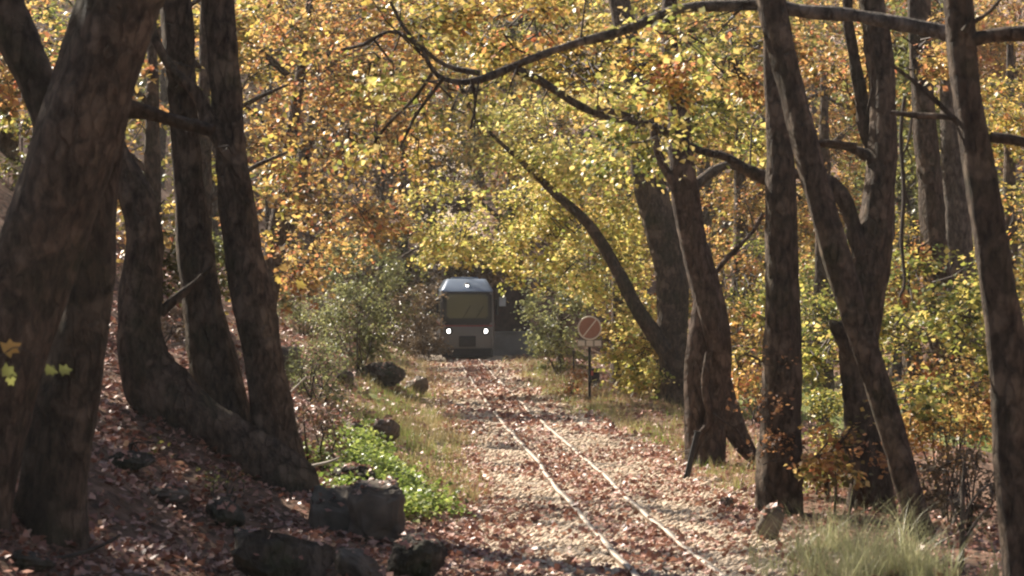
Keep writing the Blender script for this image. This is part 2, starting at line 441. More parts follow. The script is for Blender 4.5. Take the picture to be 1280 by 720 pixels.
def tree(label, pts, D=None, m=None, flare=.35, limbs=(), crowns=(), top=None, group=None, sides=20, name='plane_tree', sink=.35, rough=.13, seed=None):
    """pts from the base upward; D from the ground under the base when None"""
    global _seed
    _seed += 1
    m = m or BARK
    if D is None: D = hit(pts[0][0], pts[0][1])
    w_ = pxpath(pts, D)
    base = w_[0, :3].copy()
    b0 = w_[0].copy(); b0[2] -= sink; b0[3] *= 1.05
    path = np.vstack([b0, w_])
    if top is not None:                       # growth above the frame
        path = np.vstack([path, np.array(top, float)])
    t = thing(name, label, 'tree', base, group)
    tube_obj('trunk', path, m, t, base, sides=sides, step=.10, rough=rough, flare=flare, seed=_seed if seed is None else seed)
    for lb in limbs:
        lp = pxpath(lb[0], lb[1] if len(lb) > 1 else D)
        if len(lb[0]) > 4 and (len(lb) < 3 or lb[2] is BARK_PALE): lp[:, 3] *= .86
        big = lp[:, 3].max() > .09
        tube_obj('limb', lp, lb[2] if len(lb) > 2 else m, t, base, sides=10, step=.08, rough=.12, seed=_seed * 31 + len(lb[0]), kink=.0 if big and lp[0, 3] > .14 else .025)
        q = catmull(lp, .08); nt_ = int(len(q) / 7) if not (big and lp[0, 3] > .14) and len(q) > 12 else 0
        tw = []
        for i in range(nt_):
            j = int(rng.integers(len(q) // 6, len(q) - 1)); p0 = q[j, :3]; r0 = min(q[j, 3] * .45, .014)
            tg = unit(q[min(j + 1, len(q) - 1), :3] - q[j - 1, :3])
            d = unit(tg * .7 + np.array([rng.normal(0, .6), rng.normal(0, .6), rng.normal(-.05, .6)])); ln = rng.uniform(.3, 1.1)
            p1 = p0 + d * ln * .5 + rng.normal(0, .05, 3); p2 = p0 + d * ln + rng.normal(0, .12, 3) + np.array([0, 0, -.08])
            tw.append(tube_arrays(np.array([[*p0, r0], [*p1, r0 * .7], [*p2, r0 * .3]]), sides=4, rough=0, fine=False))
            d2 = unit(d + rng.normal(0, .6, 3)); p3 = p1 + d2 * ln * .45
            tw.append(tube_arrays(np.array([[*p1, r0 * .5], [*((p1 + p3) / 2 + rng.normal(0, .03, 3)), r0 * .35], [*p3, r0 * .2]]), sides=3, rough=0, fine=False))
        if tw:
            v, f = join_arrays(tw); link('twig_growth', np_mesh('twig_growth', v - base, f, TWIG), t, kind='stuff')
    for cr in crowns:
        crown(t, base, **cr)
    return t, base, D
_seed = 0

# ------------------------------------------------------------------ ground sheet
def ground():
    ys = np.concatenate([np.linspace(-60, 10, 36), np.arange(10.5, 60, .32), np.arange(60, 125, .8), np.linspace(126, 200, 40), np.linspace(205, 420, 30)])
    us = np.concatenate([-np.geomspace(210, 8.2, 50), np.arange(-8, 8.01, .26), np.geomspace(8.3, 210, 50)])
    Y, U = np.meshgrid(ys, us, indexing='ij')
    X = U + xc(Y) * np.clip(1 - (np.abs(U) - 8) / 60, 0, 1)
    Z = hgt(X, Y)
    n, k = Y.shape
    V = np.stack([X, Y, Z], -1).reshape(-1, 3)
    idx = np.arange(n * k).reshape(n, k)
    Fq = np.stack([idx[:-1, :-1], idx[:-1, 1:], idx[1:, 1:], idx[1:, :-1]], -1).reshape(-1, 4)
    m, t, b, N, L = mat('forest_floor')
    me = np_mesh('ground', V, Fq, m, True)
    uu = (V[:, 0] - xc(V[:, 1]))
    at = me.attributes.new('track', 'FLOAT', 'POINT')
    at.data.foreach_set('value', (np.clip(1.25 - np.abs(uu - .05) / 2.0, 0, 1) * 1.0).astype(np.float32))
    at = me.attributes.new('meadow', 'FLOAT', 'POINT')
    md = np.clip(1 - np.abs(uu - 11) / 6, 0, 1) * np.clip(1 - np.abs(V[:, 1] - 75) / 35, 0, 1) * 2.0
    md = np.maximum(md, .6 * np.clip(1 - np.abs(uu + 2.9) / 1.3, 0, 1) * (V[:, 1] > 28) * (V[:, 1] < 95))
    at.data.foreach_set('value', np.clip(md, 0, 1).astype(np.float32))
    tc = N.new('ShaderNodeTexCoord')
    def noise(sc_, det=6):
        n_ = N.new('ShaderNodeTexNoise'); n_.inputs['Scale'].default_value = sc_; n_.inputs['Detail'].default_value = det
        L.new(tc.outputs['Object'], n_.inputs['Vector']); return n_
    def ramp(src, stops):
        r = N.new('ShaderNodeValToRGB'); el = r.color_ramp.elements
        while len(el) < len(stops): el.new(.5)
        for i, (p, c) in enumerate(stops): el[i].position = p; el[i].color = tuple(c) + (1,)
        L.new(src, r.inputs[0]); return r
    litter = ramp(noise(7, 8).outputs['Fac'], [(.3, (.06, .04, .028)), (.5, (.15, .09, .06)), (.7, (.26, .16, .11))])
    gravel = ramp(noise(11, 8).outputs['Fac'], [(.3, (.28, .22, .17)), (.5, (.50, .41, .32)), (.7, (.64, .54, .43))])
    grass = ramp(noise(4, 8).outputs['Fac'], [(.3, (.07, .09, .03)), (.5, (.16, .18, .06)), (.7, (.28, .26, .11))])
    def attr(nm):
        a = N.new('ShaderNodeAttribute'); a.attribute_name = nm; return a
    def masked(a, s_, lo, hi):
        nz = noise(s_, 4)
        ad = N.new('ShaderNodeMath'); ad.operation = 'ADD'; L.new(a.outputs['Fac'], ad.inputs[0]); L.new(nz.outputs['Fac'], ad.inputs[1])
        mr = N.new('ShaderNodeMapRange'); mr.inputs[1].default_value = lo; mr.inputs[2].default_value = hi; L.new(ad.outputs[0], mr.inputs[0]); return mr
    m1 = masked(attr('track'), 2.2, .72, 1.0); m2 = masked(attr('meadow'), 1.4, .8, 1.1)
    x1 = N.new('ShaderNodeMixRGB'); L.new(m1.outputs[0], x1.inputs[0]); L.new(litter.outputs[0], x1.inputs[1]); L.new(gravel.outputs[0], x1.inputs[2])
    x2 = N.new('ShaderNodeMixRGB'); L.new(m2.outputs[0], x2.inputs[0]); L.new(x1.outputs[0], x2.inputs[1]); L.new(grass.outputs[0], x2.inputs[2])
    L.new(x2.outputs[0], b.inputs['Base Color']); b.inputs['Roughness'].default_value = .95; b.inputs['Specular IOR Level'].default_value = .15
    bp = N.new('ShaderNodeBump'); bp.inputs['Strength'].default_value = .8; bp.inputs['Distance'].default_value = .05
    L.new(noise(16, 6).outputs['Fac'], bp.inputs['Height']); L.new(bp.outputs[0], b.inputs['Normal'])
    link('ground', me, kind='structure')
ground()

# ------------------------------------------------------------------ railway track
def railway():
    t = thing('railway_track', 'narrow gauge railway track running through gravel and fallen leaves', 'railway track', (float(xc(15.)), 15, 0))
    base = np.array(t.location)
    prof = [(-.05, -.06), (.05, -.06), (.05, -.05), (.011, -.035), (.011, .035), (.03, .045), (.03, .072), (-.03, .072), (-.03, .045), (-.011, .035), (-.011, -.035), (-.05, -.05)]
    ys = np.arange(8, 125, .8); xs = xc(ys)
    tx = np.gradient(xs, ys); nx = 1 / np.sqrt(1 + tx ** 2)
    for s in (-1, 1):
        V = []
        for i, y in enumerate(ys):
            for (a, b) in prof:
                off = s * .405 + a + .014 * math.sin(y * .55 + s) + .008 * math.sin(y * 1.7)
                V.append((xs[i] + off * nx[i], y - off * tx[i] * nx[i], -.004 + b + .011 * math.sin(y * .9 + s) + .008 * math.sin(y * 2.3 + 2 * s) + max(0, y - 112) * .22))
        k = len(prof); n = len(ys)
        idx = np.arange(n * k).reshape(n, k)
        Fq = np.stack([idx[:-1], np.roll(idx, -1, 1)[:-1], np.roll(idx, -1, 1)[1:], idx[1:]], -1).reshape(-1, 4)
        me = np_mesh('rail', np.array(V) - base, Fq, RAIL)
        me.materials.append(RAILTOP)
        mi = np.zeros(len(Fq), np.int32).reshape(n - 1, k); mi[:, 5:8] = 1
        me.polygons.foreach_set('material_index', mi.ravel())
        link('rail', me, t)
    mb = MB(); mb.box((0, 0, 0), (1.5, .2, .12), bevel=.012)
    s0 = mb.build('sleeper', SLEEPER, t)
    first = True
    for y in np.arange(16.5, 93, .74):
        if first: o = s0; first = False
        else:
            o = s0.copy(); COL.objects.link(o); o.parent = t
        o.location = (float(xc(y)) - base[0], y - base[1], -.052 + random.uniform(-.012, .012))
        o.rotation_euler = (0, random.uniform(-.01, .01), random.uniform(-.03, .03) + .045)
railway()

# ------------------------------------------------------------------ loose ground cover
def scatter(n, ymin, ymax, ulo, uhi, bias=1.0):
    y = ymin + (ymax - ymin) * rng.random(n) ** bias
    u = rng.uniform(ulo, uhi, n)
    x = u + xc(y)
    px = 640 + x / y * F
    ok = (px > -60) & (px < 1340)
    return x[ok], y[ok], u[ok]

def litter():
    X = []; Y = []
    for (n, a, b, lo, hi, keepf) in [
        (26000, 14.5, 36, -7, -1.7, None), (17000, 17, 40, -1.9, 1.9, 'track'), (13000, 17, 45, 1.3, 7, None),
        (15000, 36, 98, -9, -2, None), (12000, 40, 92, -1.7, 1.7, 'track'), (9000, 45, 98, 1.5, 9, None)]:
        x, y, u = scatter(n, a, b, lo, hi, 1.15)
        pn = np.sin(x * 2.1 + 1) * np.sin(y * .9) + .6 * np.sin(x * 5 + y * 2.3)
        if keepf == 'track':       # leaves gather between the rails and in drifts; bare gravel elsewhere
            k = rng.random(len(x)) < np.where(np.abs(u) < .42, np.clip(.7 + .4 * pn, .3, 1), np.where(u < -1.25, .75, np.clip(.24 + .5 * pn, .06, .85)))
        else:
            k = rng.random(len(x)) < np.clip(.8 + .3 * pn, .25, 1)
        X.append(x[k]); Y.append(y[k])
    x = np.concatenate(X); y = np.concatenate(Y); n = len(x)
    z = hgt(x, y) + rng.uniform(.005, .06, n)
    C = np.stack([x, y, z], 1)
    a = rng.uniform(0, 6.28, n); A = np.stack([np.cos(a), np.sin(a), rng.normal(0, .35, n)], 1)
    Nn = np.array([0, 0, 1]) + rng.normal(0, .5, (n, 3))
    v, f = leaf_quads(C, A, Nn, rng.uniform(.045, .105, n) * np.where(y > 45, 1.45, 1), asp=.45, fold=.3)
    link('fallen_leaves', np_mesh('fallen_leaves', v, f, LITTER), kind='stuff', label='red brown fallen leaves lying over the ground and the track', category='leaf litter')
litter()

def gravel():
    x1, y1, u1 = scatter(30000, 17.5, 45, -2.0, 2.1, 1.4)
    x2, y2, u2 = scatter(7000, 45, 92, -1.9, 2.1, 1.2)
    x = np.concatenate([x1, x2]); y = np.concatenate([y1, y2]); u = x - xc(y)
    k = rng.random(len(x)) < np.where(np.abs(np.abs(u) - .4) < .07, 0, np.where(np.abs(u) < .36, .45, np.clip(1.5 - np.abs(u) * .6, .15, 1)))
    x, y = x[k], y[k]; n = len(x)
    s = rng.uniform(.018, .05, n) * np.where(y > 45, 1.3, 1)
    oc = np.array([(1, 0, 0), (0, 1, 0), (-1, 0, 0), (0, -1, 0), (0, 0, .7), (0, 0, -.7)], float)
    fc = np.array([(0, 1, 4), (1, 2, 4), (2, 3, 4), (3, 0, 4), (1, 0, 5), (2, 1, 5), (3, 2, 5), (0, 3, 5)])
    V = oc[None] * s[:, None, None] * rng.uniform(.6, 1.4, (n, 6, 3))
    a = rng.uniform(0, 6.28, n); ca, sa = np.cos(a)[:, None], np.sin(a)[:, None]
    V = np.stack([V[..., 0] * ca - V[..., 1] * sa + V[..., 2] * .3, V[..., 0] * sa + V[..., 1] * ca, V[..., 2]], -1)
    V += np.stack([x, y, hgt(x, y) + s * .25], 1)[:, None]
    Fc = (fc[None] + (np.arange(n) * 6)[:, None, None]).reshape(-1, 3)
    link('gravel', np_mesh('gravel', V.reshape(-1, 3), Fc, STONE), kind='stuff', label='pale gravel ballast around the rails', category='gravel')
gravel()

def grass_blades(name, x, y, h, wd, m, label, lean=.35, seg=3):
    n = len(x); z = hgt(x, y) - .02
    a = rng.uniform(0, 6.28, n); ln = np.abs(rng.normal(lean, lean * .5, n))
    d = np.stack([np.cos(a), np.sin(a), np.zeros(n)], 1); sd = np.stack([-np.sin(a), np.cos(a), np.zeros(n)], 1)
    th = rng.uniform(0, 6.28, n); sd = sd * np.cos(th)[:, None] + d * np.sin(th)[:, None]
    B = np.stack([x, y, z], 1); rows = []
    for i in range(seg + 1):
        t = i / seg
        c = B + d * (ln * h * t * t)[:, None] + np.array([0, 0, 1.]) * (h * t * (1 - .25 * ln * t))[:, None]
        wv = sd * (wd * (1 - t * .93))[:, None]
        rows += [c - wv, c + wv]
    V = np.stack(rows, 1); k = V.shape[1]
    i0 = (np.arange(n) * k)[:, None]
    fs = np.concatenate([np.stack([i0 + 2 * i, i0 + 2 * i + 1, i0 + 2 * i + 3, i0 + 2 * i + 2], -1) for i in range(seg)], 1).reshape(-1, 4)
    link(name, np_mesh(name, V.reshape(-1, 3), fs, m), kind='stuff', label=label, category='grass')

def clumped(n, ymin, ymax, ulo, uhi, sd=.12, per=22, bias=1.0):
    k = max(1, n // per)
    y0 = ymin + (ymax - ymin) * rng.random(k) ** bias; u0 = rng.uniform(ulo, uhi, k)
    i = rng.integers(0, k, n)
    y = y0[i] + rng.normal(0, sd, n); u = u0[i] + rng.normal(0, sd, n)
    return u + xc(y), y
def grasses():
    # tall pale grass at the lower right, in front of the leaning tree
    q = []
    for (px, py, spread, n) in [(1010, 690, .30, 900), (1060, 700, .35, 1500), (1110, 690, .32, 1500), (1145, 690, .25, 900), (1080, 660, .3, 900), (1020, 655, .2, 300), (1230, 700, .25, 200)]:
        D = hit(px, py + 30); c = P(px, py, D); n = int(n * .42)
        kx = rng.normal(0, spread, (n // 26 + 1, 2)); ii = rng.integers(0, len(kx), n)
        q.append((c[0] + kx[ii, 0] + rng.normal(0, .035, n), D + 1.3 * kx[ii, 1] + rng.normal(0, .035, n)))
    x = np.concatenate([a for a, b in q]); y = np.concatenate([b for a, b in q]); n = len(x)
    grass_blades('tall_grass', x, y, rng.gamma(4, .10, n).clip(.12, .9), rng.uniform(.003, .006, n), PALEGRASS, 'tall pale green grass under the leaning tree by the track', lean=.6, seg=4)
    x, y = clumped(9000, 42, 92, -3.4, -1.2)
    x2, y2 = clumped(3500, 31, 50, -2.6, -1.5)
    x3, y3 = clumped(6500, 52, 92, 1.25, 3.4)
    x4, y4 = clumped(5200, 33, 58, 1.9, 4.2)
    x5, y5 = clumped(1500, 40, 70, -6.5, -3.2)
    x = np.concatenate([x, x2, x3, x4, x5]); y = np.concatenate([y, y2, y3, y4, y5]); n = len(x)
    grass_blades('dry_grass', x, y, rng.gamma(4, .045, n).clip(.05, .36), rng.uniform(.004, .008, n), DRYGRASS, 'straw coloured dry grass along both edges of the track')
    xa, ya = clumped(4200, 32, 62, -3.5, -1.7, per=40, sd=.16); xb, yb = clumped(1600, 52, 78, 1.3, 2.6, per=40, sd=.16); xd, yd = clumped(1500, 30, 52, 2.0, 4, per=40, sd=.16)
    x = np.concatenate([xa, xb, xd]); y = np.concatenate([ya, yb, yd]); n = len(x)
    grass_blades('verge_grass', x, y, rng.gamma(4, .035, n).clip(.04, .3), rng.uniform(.005, .009, n), GREENGRASS, 'short yellow green grass on the verges beside the track')
    x, y = clumped(5000, 55, 105, 5, 16, sd=.3)
    n = len(x)
    grass_blades('meadow_grass', x, y, rng.uniform(.15, .4, n), rng.uniform(.012, .02, n), GREENGRASS, 'bright green meadow grass behind the right hand trees')
grasses()

def ground_plants():
    n = 2100
    k = 90
    yk = 27.4 + 6.8 * rng.random(k); uk = rng.normal(-2.72, .3, k) - (yk - 28) * .045
    i = rng.integers(0, k, n)
    y = yk[i] + rng.normal(0, .3, n); u = uk[i] + rng.normal(0, .09, n)
    x = u + xc(y)
    O = np.stack([x, y, hgt(x, y) + rng.uniform(.03, .17, n)], 1)
    Dr = unit(np.stack([rng.normal(0, 1, n), rng.normal(0, 1, n), rng.uniform(.2, 1.2, n)], 1))
    v, f = spray_leaves(O, Dr, 7, .12, .058, tilt=.5, asp=.5)
    link('ground_plants', np_mesh('ground_plants', v, f, LEAF['fresh']), kind='stuff', label='patch of bright green low leafy plants beside the track', category='plants')
ground_plants()

# ------------------------------------------------------------------ rocks
def rock(label, px, py, wpx, hpx, m=None, dscale=1.0, sq=.5, D=None, seed=0, tilt=0.0, name='rock', group=None):
    D = D or hit(px, py + hpx * .42)
    r = np.random.default_rng(seed + 500)
    bm = bmesh.new(); bmesh.ops.create_icosphere(bm, subdivisions=5, radius=1.0)
    W = wpx / F * D / 2; H = hpx / F * D / 2
    ph = r.uniform(0, 6.28, 9); dirs = unit(r.normal(size=(9, 3)))
    for v in bm.verts:
        p = np.array(v.co)
        p = np.sign(p) * np.abs(p) ** (1 - sq * .62)
        for k in range(int(8 * (1 - sq * .85))):                       # facets: planes that cut the lump
            dd = p @ dirs[k]; lim = .66 + .22 * math.sin(ph[k])
            if dd > lim: p = p - dirs[k] * (dd - lim) * .85
        q = Vector(p * 1.6 + ph[:3] * 9)
        q2 = Vector(p * 6 + ph[:3] * 5)
        p = p * (1 + .20 * noise.fractal(q, .9, 2.1, 5) + .05 * noise.fractal(q2, .6, 2.2, 4))
        v.co = p
    co = np.array([v.co for v in bm.verts]); s = 1 / np.abs(co).max(0)
    for v in bm.verts: v.co = (v.co.x * s[0] * W, v.co.y * s[1] * W * dscale, v.co.z * s[2] * H)
    bmesh.ops.rotate(bm, cent=(0, 0, 0), matrix=Matrix.Rotation(tilt, 3, 'Y'), verts=bm.verts)
    me = bpy.data.meshes.new(name); bm.to_mesh(me); bm.free(); me.materials.append(m or ROCK)
    me.polygons.foreach_set('use_smooth', np.ones(len(me.polygons), bool))
    c = P(px, py, D)
    return link(name, me, None, label=label, category='rock', **({'group': group} if group else {})).__setattr__('location', tuple(c))
rock('squarish brown boulder left of the green plants, its right end rounded', 472, 642, 76, 84, sq=.95, seed=3)
rock('dark block boulder touching the left side of the rounded boulder', 418, 648, 66, 92, sq=1.0, seed=4, D=hit(473, 674) + .25)
rock('large mossy low boulder at the bottom left under the leaning trunk', 345, 700, 150, 90, MOSSROCK, sq=.4, seed=5)
rock('dark rounded boulder at the bottom beside the fallen leaves', 522, 700, 76, 66, MOSSROCK, sq=.3, seed=6)
rock('grey sloping slab lying between the mossy boulder and the dark boulder', 450, 708, 76, 40, ROCK, sq=.2, seed=17, tilt=.4)
rock('small dark rock just above the block boulder', 442, 598, 56, 34, MOSSROCK, sq=.4, seed=7)
rock('jagged brown rock on the grass above the green plants', 482, 538, 38, 36, ROCK, sq=.1, seed=8)
rock('small dark rock left of the jagged rock', 448, 537, 34, 24, ROCK, sq=.3, seed=9)
rock('grey rounded stone under the grey green bush', 432, 474, 24, 24, ROCK, sq=.2, seed=10)
rock('low brown rock at the edge of the track side grass', 520, 482, 34, 26, ROCK, sq=.4, seed=11)
rock('dark rough rock below the bush on the left bank', 478, 470, 60, 36, MOSSROCK, sq=.1, seed=12)
rock('grey blocky stone on the leafy slope behind the twin trunks', 358, 450, 42, 38, ROCK, sq=.8, seed=13)
rock('flat grey stone half buried in the leaf slope between trunks', 212, 618, 52, 28, ROCK, sq=.5, seed=14)
rock('mossy stone on the leaf slope below the curved trunk', 165, 578, 62, 30, MOSSROCK, sq=.4, seed=15)
rock('mossy stone in the leaf slope right of the forked roots', 285, 640, 60, 40, MOSSROCK, sq=.4, seed=16)
rock('pale leaning slab at the foot of the straight right trunk', 962, 655, 30, 52, ROCK, sq=.7, seed=18, tilt=.45)
rock('small dark stone in the leaf litter right of the track', 908, 628, 18, 14, ROCK, sq=.4, seed=19)
rock('low stone at the corner of the leafy slope by the front trunk', 40, 700, 70, 30, MOSSROCK, sq=.4, seed=20)

def rock_leaves():
    from mathutils.bvhtree import BVHTree
    Ps = []; Ns = []
    for o in list(COL.objects):
        if o.get('category') != 'rock': continue
        me = o.data
        bv = BVHTree.FromPolygons([v.co for v in me.vertices], [tuple(p.vertices) for p in me.polygons])
        xs = np.array([v.co for v in me.vertices]); lo, hi = xs.min(0), xs.max(0)
        for i in range(int(26 + 60 * (hi[0] - lo[0]))):
            h = bv.ray_cast(Vector((random.uniform(lo[0], hi[0]), random.uniform(lo[1], hi[1]), hi[2] + 1)), Vector((0, 0, -1)))
            if h[0] is not None and h[1].z > .55 and random.random() < .75:
                Ps.append(np.array(h[0] + o.location) + np.array([0, 0, .012])); Ns.append(np.array(h[1]))
    C = np.array(Ps); n = len(C); a = rng.uniform(0, 6.28, n)
    v, f = leaf_quads(C, np.stack([np.cos(a), np.sin(a), rng.normal(0, .3, n)], 1), np.array(Ns) + rng.normal(0, .3, (n, 3)), rng.uniform(.045, .095, n), asp=.45, fold=.3)
    link('lodged_leaves', np_mesh('lodged_leaves', v, f, LITTER), kind='stuff', label='brown fallen leaves lodged on top of the boulders', category='leaf litter')
rock_leaves()

# ------------------------------------------------------------------ railcar
def railcar():
    yf = 93.6; x0 = float(xc(yf)); ang = math.atan2(float(xc(yf + 12) - xc(yf)), 12.0)
    t = thing('railcar', 'silver railcar with lit headlights and dark windscreen coming down the track', 'railcar', (x0, yf, .10), rotz=-ang)
    Ln = 12.0
    rings = [(.30, 2.00, .10, .10), (.36, 2.10, .03, .12), (.60, 2.12, 0, .14), (1.18, 2.12, 0, .14), (1.30, 2.11, .02, .14), (2.40, 2.04, .06, .13), (2.50, 2.02, .07, .13), (2.56, 1.99, .11, .13)]
    def ring_pts(z, wd, y0, rc):
        pts = []
        for (cx_, cy_, a0) in ((wd / 2 - rc, y0 + rc, -90), (wd / 2 - rc, Ln - y0 - rc, 0), (-wd / 2 + rc, Ln - y0 - rc, 90), (-wd / 2 + rc, y0 + rc, 180)):
            for k in range(5):
                a = math.radians(a0 + 22.5 * k)
                pts.append((cx_ + rc * math.cos(a), cy_ + rc * math.sin(a), z))
        return pts
    def loft(rs):
        V = []; k = 20
        for r in rs: V += ring_pts(*r)
        idx = np.arange(len(V)).reshape(len(rs), k)
        me = bpy.data.meshes.new('loft')
        fs = np.stack([idx[:-1], np.roll(idx, -1, 1)[:-1], np.roll(idx, -1, 1)[1:], idx[1:]], -1).reshape(-1, 4).tolist()
        fs += [idx[-1].tolist(), idx[0][::-1].tolist()]
        me.from_pydata(V, [], fs); me.update()
        me.polygons.foreach_set('use_smooth', [True] * len(me.polygons))
        return me
    def lofted(name, rs, m):
        me = loft(rs); me.materials.append(m); me.name = name
        o = link(name, me, t)
        md = o.modifiers.new('split', 'EDGE_SPLIT'); md.split_angle = math.radians(35)
        return o
    lofted('body', rings, SILVER)
    lofted('roof', [(2.565, 2.03, .08, .13), (2.63, 2.0, .14, .15), (2.98, 1.62, .72, .15), (3.06, 1.5, .9, .15)], ROOFPAINT)
    # sloped front: y as a function of z on the upper front
    fy = lambda z: .02 + (z - 1.30) / 1.10 * .04
    def front_plate(name, x0_, x1_, z0, z1, dep, off, m, parent=t, bev=.04):
        cz = (z0 + z1) / 2; sl = math.atan(.04 / 1.10)
        mb = MB(); mb.box((0, 0, 0), (x1_ - x0_, dep, (z1 - z0)), bevel=0)
        if bev:
            es = [e for e in mb.bm.edges if abs(e.verts[0].co.y - e.verts[1].co.y) > dep * .5]
            bmesh.ops.bevel(mb.bm, geom=es, offset=bev, segments=3, affect='EDGES')
        bmesh.ops.transform(mb.bm, matrix=Matrix.Translation(((x0_ + x1_) / 2, fy(cz) - off, cz)) @ Matrix.Rotation(-sl, 4, 'X'), verts=mb.bm.verts)
        return mb.build(name, m, parent)
    fr = front_plate('windscreen_frame', -.96, .96, 1.26, 2.53, .05, .012, BLACK, bev=.09)
    front_plate('windscreen', -.80, .80, 1.52, 2.44, .03, .045, GLASS, fr, bev=.07)
    for s in (-.22, .3):                         # wipers
        mb = MB(); mb.cyl((s, fy(1.5) - .075, 1.46), (s + .34, fy(2.1) - .085, 2.0), .012, seg=6); mb.build('wiper', BLACK, fr)
    front_plate('red_stripe', -.97, .97, 1.20, 1.25, .02, .016, REDPAINT, bev=0)
    for s in (-1, 1):
        mb = MB(); mb.cyl((s * .72, .03, 1.02), (s * .72, -.035, 1.02), .15, seg=24); h = mb.build('headlight', BLACK, t)
        mb = MB(); mb.cyl((s * .72, -.036, 1.02), (s * .71, -.055, 1.02), .075, seg=24); mb.build('lens', LAMP, h)
        mb = MB(); mb.box((s * .98, -.01, .62), (.10, .05, .34), bevel=.015); mb.build('corner_glint_block', WHITEPAINT_GLINT if s < 0 else SILVER, t)  # left block is white to paint in a glint; right stays silver
        mb = MB(); mb.box((s * 1.17, .25, 1.95), (.10, .16, .62), bevel=.03); mb.cyl((s * 1.0, .3, 2.22), (s * 1.15, .25, 2.22), .02, seg=8); mb.build('wing_mirror', BLACK, t)
        for k in range(5):                        # side windows
            mb = MB(); mb.box((s * 1.045, 1.6 + k * 2.15, 1.92), (.035, 1.75, .95), bevel=.01); mb.build('side_window', GLASS, t)
        mb = MB(); mb.box((s * 1.075, 6.0, 1.25), (.02, 11.4, .10)); mb.build('side_stripe', REDPAINT, t)
    mb = MB(); mb.cyl((0, .60, 2.80), (0, .40, 2.76), .12, seg=20); h = mb.build('headlight', BLACK, t)
    mb = MB(); mb.cyl((0, .399, 2.76), (0, .37, 2.755), .06, seg=20); mb.build('lens', LAMP, h)
    mb = MB(); mb.box((0, -.02, .62), (.66, .10, .42), bevel=.03); mb.build('coupler_housing', BLACK, t)
    mb = MB(); mb.cyl((0, -.02, .58), (0, -.34, .58), .07, seg=14); mb.box((0, -.36, .58), (.26, .08, .22), bevel=.02); mb.build('coupler', DARKMETAL, t)
    mb = MB(); mb.box((0, .06, .17), (1.98, .12, .34), bevel=.03); mb.build('bumper_skirt', DARKMETAL, t)
    for s in (-1, 1):
        mb = MB(); mb.box((s * .9, 6, .2), (.12, 11.5, .32), bevel=.02); mb.build('side_skirt', DARKMETAL, t)
        for yy in (1.6, 3.4, 8.6, 10.4):
            mb = MB(); mb.cyl((s * .36, yy, .30), (s * .45, yy, .30), .30, seg=24); mb.build('wheel', DARKMETAL, t)
    mb = MB(); mb.box((0, 4.5, 3.08), (1.1, 2.2, .12), bevel=.05); mb.build('roof_unit', ROOFPAINT, t)
    mb = MB(); mb.cyl((0, 1.3, 3.05), (0, 1.3, 3.42), .012, seg=6); mb.build('antenna', BLACK, t)
railcar()

